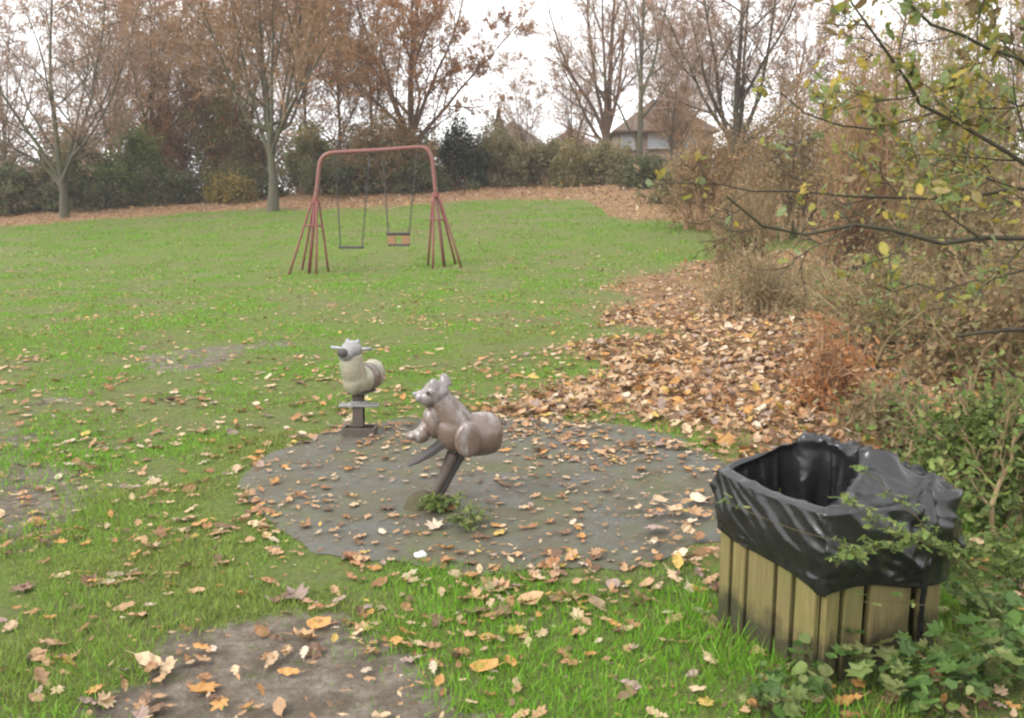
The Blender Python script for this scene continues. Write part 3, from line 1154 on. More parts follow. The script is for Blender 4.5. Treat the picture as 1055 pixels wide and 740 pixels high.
    a = make_tree('slender_tree', '', loc_px(160, D), vase(5, 13, 2.4, .10, rng, .2), 111, LV_MID, (6000, 'tree_brown', .12), M_BARK_GREY, M_TWIG_BROWN)
    b = make_tree('slender_tree', '', loc_px(225, 46), vase(6, 12, 2.8, .11, rng, .15), 112, LV_MID, (7500, 'tree_brown', .12), M_BARK_RED, M_TWIG_BROWN)
    c = make_tree('slender_tree', '', loc_px(352, 45), vase(4, 14, 1.8, .10, rng, .35), 113, LV_MID, (12000, 'rust', .12), M_BARK_RED, M_TWIG_BROWN)
    g = 'slender trees packed behind the leaf bank'
    tag(a, 'slender greyish tree between the broad mauve tree and the rust bush', 'tree', g)
    tag(b, 'slender leafy brown tree directly behind the yellow leaved bush', 'tree', g)
    tag(c, 'pair of thin reddish trunks just past the swing frame top', 'tree', g)
    for src, px, D, rz, s, lab in ((a, 118, 47, 1.3, 1.0, 'slender greyish tree rising over the green holly like bush'),
                                   (b, 190, 49, 2.1, 1.05, 'slender brown tree behind the rust conical bush by the sky gap'),
                                   (b, 255, 50, .7, 1.1, 'tall brown tree half hidden by the mossy many stemmed trunk'),
                                   (c, 318, 48, 2.4, 1.0, 'thin rusty tree straight above the swing frame corner'),
                                   (c, 385, 47, 4.0, .95, 'thin rusty tree tangled into the russet oak crown'),
                                   (a, 10, 46, 3.0, .95, 'slender greyish tree over the dark laurel at the park corner'),
                                   (a, -60, 44, 4.1, 1.0, 'slender greyish tree beyond the park corner laurel'),
                                   (a, 690, 48, 2.2, .8, 'slender twiggy tree across the chimney of the brown house'),
                                   (a, 590, 52, 1.2, .7, 'slender twiggy tree before the low reddish roof'),
                                   (a, 540, 54, 3.7, .62, 'short twiggy tree before the grey brown roof'),
                                   (a, 700, 56, 5.0, .9, 'slender pale tree rising behind the brown house roof'),
                                   (c, 815, 44, .4, .72, 'thin rusty tree behind the brown twig thicket'),
                                   (b, 880, 40, 1.9, .6, 'low leafy brown tree showing through the hazel branches'),
                                   (a, 950, 38, 2.9, .7, 'slender grey tree mostly screened by hazel leaves'),
                                   (b, 1030, 40, 3.6, .75, 'brown tree behind the thickest hazel leaves'),
                                   (c, 1110, 37, 5.5, .75, 'rusty tree beyond the hazel trunk')):
        o = copy_tree(src)
        o.location = loc_px(px, D)
        o.rotation_euler = (0, 0, rz)
        o.scale = (s, s, s)
        o['label'] = lab


# ------------------------------------------------------------------ shrubs
def make_shrub(name, label, px0, px1, top, D, pal, n, size, seed, group, twig=None, stems=26, depth=None, rag=.35, cat='bush', twigk=0, lod=2, base_fill=True, leafkind='oval'):
    rng = np.random.default_rng(seed)
    a, b = at(px0, top, D), at(px1, top, D)
    cx, w = (a[0] + b[0]) / 2, (b[0] - a[0]) / 2
    zb = gz(cx, D) - .05
    h = max(a[2] - zb, .5)
    dp = depth or min(w * .8, 2.2)
    root = empty(name, (cx, D, zb))
    # stems fan out from the base
    P0 = []
    for i in range(stems):
        bx, by = rng.normal(0, w * .3), rng.normal(0, dp * .3)
        tx, ty = bx + rng.normal(0, w * .42), by + rng.normal(0, dp * .4)
        tz = h * (.6 + .5 * rng.random()) * math.sqrt(max(.12, 1 - min(1, (tx / (w * 1.15)) ** 2)))
        P0.append(([(bx, by, 0), (bx * .8 + tx * .2 + rng.normal(0, .06), by * .8 + ty * .2, tz * .4), (bx * .3 + tx * .7, by * .3 + ty * .7, tz * .75), (tx, ty, tz)], .022 * h ** .5, .006))
    P, R = stems_arr(P0, 7, rng, .015)
    C, CR = grow(P, R, 7, .2, 1, .7, .4, 5, .55, .05, .16, rng, rmin=.004)
    V1, F1 = tubes(P, R, 5)
    V2, F2 = tubes(C, CR, 3)
    Vs, Fs = [V1, V2], [F1, F2 + len(V1)]
    tips = C
    if twigk:
        C2, CR2 = grow(C, CR, twigk, .1, 1, .7, .55, 4, .7, .03, .16, rng, rmin=.0035)
        V3, F3 = tubes(C2, CR2, 3)
        Fs.append(F3 + len(V1) + len(V2))
        Vs.append(V3)
        tips = C2
    mk('stem', np.vstack(Vs), np.vstack(Fs), twig or M_TWIG_BROWN, root)
    n = int(n * 2.2 if D > 30 else n * 1.7)
    size = size * (1.35 if D > 30 else 1.1)
    if n:
        # leaves: around twig tips plus a volume fill with an uneven skin
        k1 = n // 2
        q1 = leaf_pts(tips, k1, rng, .10 * h ** .3)
        k2 = n - k1
        d = norm(rng.normal(0, 1, (k2 * 2, 3)))
        d[:, 2] = np.abs(d[:, 2])
        rr = (.55 + .45 * rng.random(len(d)))[:, None] ** .5
        az = np.arctan2(d[:, 1], d[:, 0])
        lump = 1 + rag * (fbm(az * 2.2 + 5, d[:, 2] * 3, .7, seed % 40, 3) - .5) * 2
        q2 = d * rr * lump[:, None] * np.array([w, dp, h * .94])
        gap = fbm(q2[:, 0] + seed, q2[:, 2] + q2[:, 1] * .6, .55 * h ** .4, seed % 30, 3)
        q2 = q2[gap + rng.normal(0, .05, len(q2)) > .46][:k2]
        q = np.vstack([q1, q2])
        q[:, 2] = np.abs(q[:, 2])
        k = len(q)
        sc = Scat()
        cl = fbm(q[:, 0] * 1.3 + seed, q[:, 2] * 1.3 + q[:, 1], .6, seed % 20, 2)[:, None]
        col = pick(pal, k, rng) * (.7 + .6 * cl)
        sc.add(leaf_shape(leafkind, .3, lod), q, size * (.6 + .8 * rng.random(k)), rot_many(rng.uniform(0, 2 * PI, k), rng.normal(-.3, .6, k), rng.normal(0, .6, k)), col)
        sc.build('foliage', M_FOLI, root)
    tag(root, label, cat, group)
    return root


def build_shrubs():
    g = 'bushes along the far edge of the park'
    L = [
        ('laurel_bush', 'dark bluish laurel bush at the park corner', -60, 48, 166, 40, 'ivy', 5200, .12, 1),
        ('holly_bush', 'olive bush behind the trunk of the broad mauve tree', 36, 108, 138, 41, 'olive', 5600, .11, 2),
        ('ivy_bush', 'low dark ivy mound at the foot of the broad mauve tree', 40, 125, 184, 39.5, 'ivy', 3200, .11, 3),
        ('holly_bush', 'rounded mid green bush right of the broad mauve tree', 100, 172, 130, 41, 'green', 6500, .11, 4),
        ('beech_bush', 'rust brown conical bush above the dark ivy', 138, 186, 104, 44.5, 'rust', 4200, .11, 5),
        ('ivy_bush', 'dark ivy mound under the rust conical bush', 128, 215, 176, 40.5, 'ivy', 3400, .11, 6),
        ('beech_bush', 'tall mixed rust and olive bush by the mossy trunk', 200, 270, 92, 45, ['x'], 5200, .11, 7),
        ('maple_bush', 'low bush with bright yellow leaves on the bank top', 208, 268, 182, 39.5, 'yellow', 1500, .11, 8),
        ('ivy_bush', 'dark ivy mound behind the yellow leaved bush', 205, 285, 170, 41, 'ivy', 3400, .11, 9),
        ('maple_bush', 'yellowish green bush left of the swing top corner', 286, 352, 132, 42.5, ['y'], 4200, .11, 10),
        ('ivy_bush', 'dark evergreen mound seen through the swing frame', 300, 400, 168, 41, 'ivy', 4200, .11, 11),
        ('beech_bush', 'wide reddish brown bush under the russet oak', 345, 462, 124, 42, PAL['rust'][:2] + PAL['olive'] + PAL['brownbush'] * 2, 6500, .12, 12),
        ('ivy_bush', 'dark evergreen mound below the wide reddish bush', 390, 470, 170, 40.5, 'ivy', 3000, .11, 13),
        ('yew_bush', 'dark evergreen yew between the russet oak and the hedge', 448, 500, 128, 41.5, PAL['conifer'] + PAL['ivy'][:1], 4600, .11, 20),
        ('hawthorn_bush', 'grey olive hedge bush below the grey roof', 474, 548, 136, 43, 'olive', 5600, .10, 14),
        ('hawthorn_bush', 'grey olive hedge bush below the reddish roof', 530, 596, 146, 42, 'olive', 5000, .10, 15),
        ('maple_bush', 'bush with orange yellow leaf patches at the lawn corner', 566, 612, 152, 40.5, ['z'], 2600, .10, 16),
        ('hawthorn_bush', 'dark olive bush under the reddish stemmed tree', 600, 664, 150, 41, 'olive', 4600, .10, 17),
        ('ivy_bush', 'dark mound in front of the brown house', 640, 706, 160, 38, 'ivy', 2600, .10, 18),
        ('bramble_bush', 'low olive bramble bush at the end of the leaf bank', 670, 735, 172, 33, 'olive', 2600, .09, 19),
    ]
    for i, (x0, x1, top, pl, what) in enumerate(((-70, 40, 150, 'olive', 'brown scrub behind the dark laurel'), (20, 120, 128, 'brownbush', 'tan scrub behind the broad mauve tree'), (100, 200, 118, 'tree_brown', 'russet scrub behind the green holly like bush'),
                                                 (175, 262, 112, 'olive', 'olive scrub behind the yellow leaved bush'), (240, 340, 122, 'tree_brown', 'russet scrub behind the mossy many stemmed trunk'), (310, 400, 132, 'brownbush', 'tan scrub seen inside the swing frame'),
                                                 (370, 470, 126, 'olive', 'olive scrub behind the wide reddish bush'), (455, 560, 140, 'brownbush', 'tan scrub in front of the grey brown roof'), (540, 650, 146, 'olive', 'olive scrub at the foot of the reddish stems'))):
        make_shrub('scrub_bush', 'tall loose ' + what, x0, x1, top, 47 + (i % 2), PAL[pl] + PAL['olive'][:2], 3400, .12, 500 + i, g, rag=.6, twigk=3)
    mixes = {'x': PAL['rust'] + PAL['olive'] + PAL['green'], 'y': PAL['yellow'][2:] + PAL['green'] + PAL['olive'], 'z': PAL['yellow'] + PAL['olive'] + PAL['olive']}
    for nm, lab, x0, x1, top, D, pal, n, size, sd in L:
        if isinstance(pal, list) and len(pal) == 1:
            pal = mixes[pal[0]]
        make_shrub(nm, lab, x0, x1, top, D, pal, n, size, 200 + sd, g)
    # dark conifer beside the oak, and a far one over the roofs
    for px, top, D, w, lab in ((514, 112, 60, 1.1, 'small far conifer poking up over the grey roof'),):
        rng = np.random.default_rng(int(px))
        x, y, z = loc_px(px, D)
        h = at(px, top, D)[2] - z
        root = empty('conifer_tree', (x, y, z))
        V, F = tube1([(0, 0, 0), (0, 0, h * .5), (0, 0, h)], [.14, .08, .02], 8)
        mk('trunk', V, F, M_BARK_DARK, root, smooth=True)
        k = 5200
        zz = rng.random(k) ** .8
        r = w * (1 - zz) ** .8 * (.35 + .65 * rng.random(k) ** .4) * (1 + .25 * np.sin(zz * 40))
        a = rng.uniform(0, 2 * PI, k)
        q = np.column_stack([r * np.cos(a), r * np.sin(a), .25 + zz * (h - .2)])
        sc = Scat()
        sc.add(leaf_shape('oval', .2, 2), q, .13 * (.6 + .8 * rng.random(k)), rot_many(a - PI / 2, rng.normal(-.2, .4, k), rng.normal(0, .4, k)), pick('conifer', k, rng))
        sc.build('crown', M_FOLI, root)
        tag(root, lab, 'tree')
    # brown twig thicket on the right, at middle distance
    g2 = 'bare brown thicket bushes on the rough side'
    T = [
        ('bare twiggy brown bush beside the trunk of the vase tree', 688, 780, 128, 27, 2200, 31),
        ('tall bare twiggy bush right of the vase tree', 770, 875, 92, 25, 2600, 32),
        ('bare brown bush behind the long low hazel limb', 850, 960, 92, 22, 2600, 33),
        ('dense brown bush behind the upper hazel leaves', 930, 1060, 84, 20, 1900, 34),
        ('dense brown bush beyond the hazel trunk', 1040, 1190, 90, 18, 1500, 35),
        ('pale brown bush filling the gap behind the vase tree', 715, 830, 118, 33, 2600, 41),
        ('far brown bush at the top of the rough slope', 800, 930, 108, 34, 3000, 43),
        ('tall half bare bush with yellowing leaves behind the highest hazel limb', 850, 965, 46, 16, 900, 39),
        ('tall dense olive bush filling the gap under the topmost hazel limb', 940, 1075, 12, 14, 1200, 40),
        ('low bare bush with pale twigs where grass meets rough ground', 735, 815, 178, 19, 350, 36),
        ('low twiggy bush under the middle of the hazel limb', 820, 930, 172, 15.5, 500, 37),
        ('straggly twiggy bush under the thick end of the hazel limb', 930, 1070, 168, 13, 600, 38),
    ]
    for lab, x0, x1, top, D, n, sd in T:
        make_shrub('twiggy_bush', lab, x0, x1, top, D, 'brownbush' if D > 17 else PAL['hazel'] + [(.24, .21, .12), (.28, .23, .14)] if sd in (39, 40) else PAL['brownbush'] + PAL['olive'], n * 2, .08, 300 + sd, g2, M_TWIG_BROWN if sd % 2 else M_STRAW, 34, rag=.5, twigk=6)


def build_houses():
    # brown hipped house
    D = 62
    g = 'houses beyond the park hedge'

    def house(x0, x1, eave, ridge, D, dep, wall, roof, label, hip=.5, base_drop=5.2, windows=(), chimney=None, over=.35):
        a, b = at(x0, eave, D), at(x1, eave, D)
        ze = a[2]
        zr = at(x0, ridge, D + dep * .5)[2]
        zb = ze - base_drop
        w = b[0] - a[0]
        root = empty('house', ((a[0] + b[0]) / 2, D + dep / 2, zb))
        hw, hd, hh = w / 2, dep / 2, ze - zb
        V, F = box((0, 0, hh / 2), (w - 2 * over, dep - 2 * over, hh))
        mk('wall', V, F, wall, root)
        rl = max(hw - hd * hip, .05)
        zt = zr - zb
        V = [(-hw, -hd, hh), (hw, -hd, hh), (hw, hd, hh), (-hw, hd, hh), (-rl, 0, zt), (rl, 0, zt), (-hw, -hd, hh - .12), (hw, -hd, hh - .12), (hw, hd, hh - .12), (-hw, hd, hh - .12)]
        F = [(0, 1, 5, 4), (1, 2, 5), (2, 3, 4, 5), (3, 0, 4), (0, 6, 7, 1), (1, 7, 8, 2), (2, 8, 9, 3), (3, 9, 6, 0), (9, 8, 7, 6)]
        rf = mk('roof', V, F, roof, root)
        if chimney:
            cx = (at(chimney[0], eave, D)[0]) - root.location.x
            V, F = join(box((cx, 0, zt - .2), (.7, .6, 2.0)), box((cx, 0, zt + .82), (.8, .7, .08)), box((cx - .15, 0, zt + 1.0), (.2, .2, .3)), box((cx + .17, 0, zt + 1.0), (.2, .2, .3)))
            mk('chimney', V, F, M_BRICK, rf)
        for (wx0, wx1, wy0, wy1) in windows:
            p, q = at(wx0, wy1, D), at(wx1, wy0, D)
            cx, cz = (p[0] + q[0]) / 2 - root.location.x, (p[2] + q[2]) / 2 - zb
            ww, wh = q[0] - p[0], q[2] - p[2]
            yf = -hd + over - .03
            fr = join(box((cx, yf, cz + wh / 2 - .04), (ww, .09, .08)), box((cx, yf, cz - wh / 2 + .04), (ww, .09, .08)), box((cx - ww / 2 + .04, yf, cz), (.08, .088, wh - .17)), box((cx + ww / 2 - .04, yf, cz), (.08, .088, wh - .17)), box((cx, yf, cz), (.07, .086, wh - .17)))
            f = mk('window_frame', fr[0], fr[1], M_WHITE, root)
            V, F = box((cx, yf + .01, cz), (ww - .02, .03, wh - .02))
            mk('pane', V, F, M_WIN, f)
            V, F = box((cx, yf - .05, cz - wh / 2 - .04), (ww + .16, .16, .07))
            mk('sill', V, F, M_WHITE, f)
        tag(root, label, 'house', g)
        return root

    house(632, 742, 134, 103, 58, 6.5, M_BRICK, M_TILE, 'brick house with brown hipped roof and white windows behind the slim tree', .9, 5.2,
          [(668, 690, 137, 152), (640, 655, 139, 153), (706, 720, 137, 152)], (713,))
    house(494, 562, 148, 125, 66, 6.5, M_RENDER, M_TILE2, 'house showing only its grey brown roof above the hedge', .8, 5.0, [(520, 535, 150, 160)])
    house(558, 622, 151, 133, 70, 6.5, M_RENDER, M_TILE3, 'house showing only its low reddish roof left of the reddish stems', .8, 5.0, [(580, 592, 153, 162)])
    house(-10, 40, 182, 170, 75, 6.5, M_RENDER, M_TILE2, 'pale distant house glimpsed behind the broad mauve tree', .8, 4.0, [(12, 22, 185, 194)])


# ------------------------------------------------------------------ swing
def build_swing():
    D = 21.4
    f = FPX / (D * 1.0)

    def wp(px, py, y=D):
        return at(px, py, y)

    x_c = wp(385, 275)[0]
    z0 = gz(x_c, D)
    root = empty('playground_swing', (x_c, D, z0))
    o = np.array([x_c, D, z0])
    L = lambda px, py, y=D: wp(px, py, y) - o
    yl, yr = D - .15, D + .25
    zt_l, zt_r = L(338, 158, yl), L(436, 152, yr)
    bar = [L(325, 206, yl), L(327, 190, yl), L(329, 172, yl), L(332, 163, yl), L(340, 158, yl), L(360, 156.5, (yl * 3 + yr) / 4), L(388, 155, D + .05), L(415, 153, (yl + 3 * yr) / 4), L(434, 152, yr), L(441, 155, yr), L(445, 164, yr), L(447, 180, yr), L(449, 200, yr)]
    V, F = tube1(bar, .05, 12, sub=5)
    mk('top_bar', V, F, M_REDPALE, root, smooth=True)
    for (tp, ft, y, spread) in (((325, 207), (318, 277), yl, -1), ((449, 201), (458, 272), yr, 1)):
        t = L(tp[0], tp[1], y)
        b = L(ft[0], ft[1], y)
        b[2] = gz(b[0] + x_c, y) - z0 - .05
        V, F = tube1([t + [0, 0, .05], t * .5 + b * .5, b], .042, 10)
        mk('pole', V, F, M_REDPALE if spread > 0 else M_RED, root, smooth=True)
        for k in range(4):
            a = PI / 4 + k * PI / 2 + .25 * spread
            off = np.array([math.cos(a) * .50, math.sin(a) * .42, 0])
            foot = b + off
            foot[2] = gz(foot[0] + x_c, foot[1] + D) - z0 - .04
            tt = t + np.array([math.cos(a) * .085, math.sin(a) * .085, 0])
            V, F = tube1([t + np.array([0, 0, .03]), tt - [0, 0, .03], tt * .9 + foot * .1, foot], .027, 8, sub=3)
            mk('leg', V, F, M_RED, root, smooth=True)
        m = t * .67 + b * .33
        ring = [m + np.array([math.cos(q) * .20, math.sin(q) * .18, 0]) for q in np.linspace(0, 2 * PI, 25)]
        V, F = tube1(ring, .022, 8, caps=False)
        mk('brace_ring', V, F, M_RED, root, smooth=True)
        V, F = tube1([t - [0, 0, .06], t + [0, 0, .06]], .085, 14)
        bevel(mk('collar', V, F, M_RED, root), .01)
    tag(root, 'faded red tubular swing frame with splayed legs', 'swing frame')

    def chain(p, q, nm, par):
        """links of alternating orientation"""
        p, q = np.array(p), np.array(q)
        d = q - p
        Ln = np.linalg.norm(d)
        n = int(Ln / .045)
        parts = []
        t = d / Ln
        u = norm(np.cross(t, [0, 1, 0.1]))
        w = np.cross(t, u)
        for i in range(n):
            c = p + d * (i + .5) / n
            s = u if i % 2 else w
            loop = [c + t * .03 * math.cos(a) + s * .02 * math.sin(a) for a in np.linspace(0, 2 * PI, 9)]
            V, F = tube1(loop, .008, 4, caps=False)
            parts.append((V, F))
        V, F = join(*parts)
        return mk(nm, V, F, M_CHAIN, par, smooth=True)

    # flat swing
    y = D - .02
    c = at(362, 255, y)
    r = empty('hanging_swing', c)
    V, F = box((0, 0, 0), (.58, .20, .06))
    bevel(mk('seat', V, F, M_RUBBER, r), .01)
    hook = {}
    for sx, tpx, nm in ((-1, 345, 'chain'), (1, 381, 'chain')):
        tp = at(tpx, 158 - (tpx - 340) * .05, y) - c
        ez = .30
        chain((sx * .26, 0, .02), tp, nm, r)
        V, F = tube1([(sx * .26, -.06, .02), (sx * .265, 0, .10), (sx * .26, .06, .02)], .009, 6)
        mk('bracket', V, F, M_CHAIN, r, smooth=True)
    tag(r, 'plain flat black swing seat on two chains', 'swing', 'swings hanging from the red frame')
    # cradle swing
    y = D + .12
    c = at(411, 252.5, y)
    r = empty('cradle_swing', c)
    V, F = box((0, 0, 0), (.50, .26, .05))
    bevel(mk('seat', V, F, M_RUBBER, r), .008)
    zr = at(411, 241, y)[2] - c[2]
    ringp = [(x * .25, yy * .14, zr) for x, yy in ((-1, -1), (1, -1), (1, 1), (-1, 1), (-1, -1))]
    V, F = tube1(ringp, .032, 8, caps=False)
    mk('guard_rail', V, F, M_RUBBER, r, smooth=True)
    for x in (-.21, -.12, .12, .21):
        for yy in (-.135, .135):
            V, F = box((x, yy, zr / 2), (.07, .014, zr - .045))
            mk('guard_strap', V, F, M_YELLOW, r)
    for sx, tpx in ((-1, 394), (1, 430)):
        tp = at(tpx, 155 - (tpx - 394) * .05, y) - c
        chain((sx * .25, 0, zr), tp, 'chain', r)
    tag(r, 'toddler cradle swing seat with yellow guard straps', 'swing', 'swings hanging from the red frame')


# ------------------------------------------------------------------ spring animals
def build_squirrel():
    g = ground_at(443, 522)
    d = project(g)[2]
    s = float(d) / FPX                       # metres per photo pixel here
    root = empty('spring_rider', (g[0], g[1], float(Hbase(g[0], g[1])) + .01), math.radians(14))
    # local: -X is the way the animal faces, Z up, -Y towards the viewer

    def q(px, py, y=0.0):
        return np.array([(px - 443) * s, y, (522 - py) * s * 1.02])

    R = lambda k: k * s
    cx = [459, 462, 468, 478, 490, 502, 510, 515, 518, 519.5]
    cr = [.5, 9, 16, 21.5, 23, 22.6, 21, 17.5, 11, .5]
    tor = [tube1([q(a, 452 - .02 * (a - 460)) for a in cx], [R(k) for k in cr], 28, sub=2), ellipsoid(q(468, 446), (R(19), R(19), R(23)), rotm('y', -18))]
    V, F = tube1([q(476, 446), q(466, 430), q(457, 416), q(452, 407)], [R(20), R(17), R(13), R(11.5)], 18, sub=4)
    tor.append((V, F))
    tor += [ellipsoid(q(447, 437), (R(10), R(12), R(17)), rotm('y', -12))]                 # breast
    body = join(*tor)
    b = mk('body', body[0], body[1], M_TAUPE, root)
    remesh(b, .007, 8)
    # saddle groove: raised rump band
    V, F = [], []
    n, m = 40, 8
    for j in range(m):
        t = j / (m - 1)
        for i in range(n):
            a = 2 * PI * i / n
            px = 499 + t * 3.5
            rr = 23.0 - .7 * (2 * t - 1) ** 2
            c = q(px, 451)
            V.append((c[0], math.cos(a) * R(rr * .96), c[2] + math.sin(a) * R(rr)))
    F = [(j * n + i, j * n + (i + 1) % n, (j + 1) * n + (i + 1) % n, (j + 1) * n + i) for j in range(m - 1) for i in range(n)]
    sd = mk('saddle_band', V, F, M_TAUPE, root, smooth=True)
    so = sd.modifiers.new('thick', 'SOLIDIFY')
    so.thickness = .012
    # round haunches either side
    for yy in (-1, 1):
        hc = q(479.5, 452, 0)
        V, F, pr = [], [], ((15, 14), (21, 13.6), (23.2, 12.6), (24.2, 10.6), (24.7, 7), (25, .1))
        for (dy, rr) in pr:
            for i in range(32):
                a_ = 2 * PI * i / 32
                V.append((hc[0] + math.cos(a_) * R(rr), yy * R(dy), hc[2] + math.sin(a_) * R(rr * 1.33)))
        F = [(j * 32 + i, j * 32 + (i + 1) % 32, (j + 1) * 32 + (i + 1) % 32, (j + 1) * 32 + i) for j in range(len(pr) - 1) for i in range(32)]
        if yy > 0:
            F = [f[::-1] for f in F]
        mk('haunch', V, F, M_TAUPE, root, smooth=True)
    # head
    hd = [ellipsoid(q(451, 407), (R(14), R(14), R(13)), rotm('y', 8)), ellipsoid(q(442, 411), (R(10), R(12), R(9.5)), rotm('y', 12)), ellipsoid(q(435, 409.5), (R(6.5), R(8.5), R(6)), rotm('y', -10)), ellipsoid(q(446, 404, R(-8)), (R(6), R(6), R(6))), ellipsoid(q(446, 404, R(8)), (R(6), R(6), R(6)))]
    V, F = join(*hd)
    head = mk('head', V, F, M_TAUPE_HEAD, root)
    remesh(head, .005, 6)
    for yy, px, py in ((-1, 447, 398), (1, 460, 396)):
        V, F = tube1([q(px + 2, py + 6, yy * R(6)), q(px + 1, py, yy * R(7)), q(px, py - 4.5, yy * R(7.5)), q(px - .5, py - 6.5, yy * R(7.5))], [R(7.5), R(6), R(3.8), R(1.8)], 12, sub=3)
        mk('ear', V, F, M_TAUPE_HEAD, head, smooth=True)
    for yy in (-1, 1):
        V, F = ellipsoid(q(440.5, 404.5, yy * R(12.2)), (R(2.0), R(1.6), R(2.1)))
        mk('eye', V, F, M_RUBBER, head, smooth=True)
    V, F = ellipsoid(q(429.3, 407.0), (R(2.4), R(3.4), R(2.1)))
    mk('nose', V, F, M_PALEGREY, head, smooth=True)
    # forepaws holding out a pale nut shape: the hand grip
    arm = [ellipsoid(q(435, 449), (R(9), R(9), R(8.5)), rotm('y', -18)), ellipsoid(q(427, 449), (R(7.5), R(7), R(5)), rotm('y', -12))]
    V, F = tube1([q(446, 436, 0), q(440, 443, 0), q(433, 448, 0)], [R(9), R(8), R(6)], 12, sub=3)
    arm.append((V, F))
    V, F = join(*arm)
    a = mk('forepaw', V, F, M_TAUPE, root)
    remesh(a, .005, 6)
    # dark foot plate slanting out in front
    V, F = [], []
    for (px, py, w, t) in ((462, 455, 9, 4.5), (447, 465, 9, 3.5), (432, 474, 8, 2), (421, 478.5, 6, 1.2)):
        c = q(px, py)
        V += [(c[0], -R(w), c[2] + R(t)), (c[0], R(w), c[2] + R(t)), (c[0], R(w), c[2] - R(t)), (c[0], -R(w), c[2] - R(t))]
    F = [(i * 4 + k, i * 4 + (k + 1) % 4, i * 4 + 4 + (k + 1) % 4, i * 4 + 4 + k) for i in range(3) for k in range(4)] + [(3, 2, 1, 0), (12, 13, 14, 15)]
    bevel(mk('foot_plate', V, F, M_RUBBER, root), .006)
    # leaning spring post: thick sleeve and a second blade behind it
    V, F = tube1([q(443, 523), q(449, 508), q(459, 490), q(468, 470)], [R(5), R(5.2), R(5.6), R(7)], 12, sub=4)
    mk('post', V, F, M_POST, root, smooth=True)
    V, F = tube1([q(449, 523, R(2)), q(457, 506, R(2)), q(467, 488, R(2)), q(476, 472, R(2))], [R(5), R(5), R(5), R(6)], 8, sub=4)
    mk('post_blade', V, F, M_RUBBER, root, smooth=True)
    V, F = join(ellipsoid(q(437, 521), (R(19), R(17), R(15))), ellipsoid(q(449, 521), (R(17), R(16), R(12))), ellipsoid(q(427, 522, -.04), (R(12), R(12), R(11))), ellipsoid(q(457, 519, -.05), (R(9), R(8), R(10))))
    bs = mk('base_mound', V, F, M_BASE, root)
    remesh(bs, .012, 2)
    dm = bs.modifiers.new('rough', 'DISPLACE')
    tx = bpy.data.textures.new('rough', 'CLOUDS')
    tx.noise_scale = .06
    dm.texture, dm.strength, dm.texture_coords = tx, .035, 'LOCAL'
    tag(root, 'worn taupe squirrel spring rider leaning on a bent post', 'spring rider')
    # weeds at its foot
    for px, py, rr, lab, n, sd in ((456, 530, .13, 'small leafy weed tuft at the foot of the squirrel rider', 170, 1), (482, 546, .16, 'grassy weed tuft in the leaves before the squirrel rider', 150, 2)):
        p = ground_at(px, py)
        rng = np.random.default_rng(900 + sd)
        r = empty('weed_tuft', (p[0], p[1], float(Hbase(p[0], p[1])) + .012))
        P0 = []
        for i in range(26):
            a = rng.uniform(0, 2 * PI)
            l = rr * (.4 + .7 * rng.random())
            P0.append(([(math.cos(a) * .02, math.sin(a) * .02, 0), (math.cos(a) * l * .4, math.sin(a) * l * .4, l * .55), (math.cos(a) * l, math.sin(a) * l, l * (.5 if sd == 1 else .35))], .003, .0015))
        P, Rr = stems_arr(P0, 6, rng, .003)
        V, F = tubes(P, Rr, 4)
        mk('stem', V, F, M_FOLI, r, col=(.09, .13, .04))
        sc = Scat()
        qq = leaf_pts(P[:, 2:], n, rng, .012)
        qq[:, 2] = np.abs(qq[:, 2])
        sc.add(leaf_shape('oval', .4, 0), qq, .035 * (.6 + .8 * rng.random(n)), rot_many(rng.uniform(0, 2 * PI, n), rng.normal(0, .5, n), rng.normal(0, .5, n)), pick('bramble' if sd == 1 else 'green', n, rng))
        sc.build('foliage', M_FOLI, r)
        tag(r, lab, 'weed', 'weed tufts growing through the pad')
    p = ground_at(434, 577)
    V, F = ellipsoid((0, 0, .012), (.034, .026, .018), None, 14, 9)
    V = V * (1 + .12 * np.sin(V[:, :1] * 160 + V[:, 1:2] * 90))
    o = mk('stone', V, F, M_STONE, smooth=True, loc=(p[0], p[1], float(Hbase(p[0], p[1])) + .014))
    tag(o, 'small smooth white stone near the rim of the pad', 'stone')


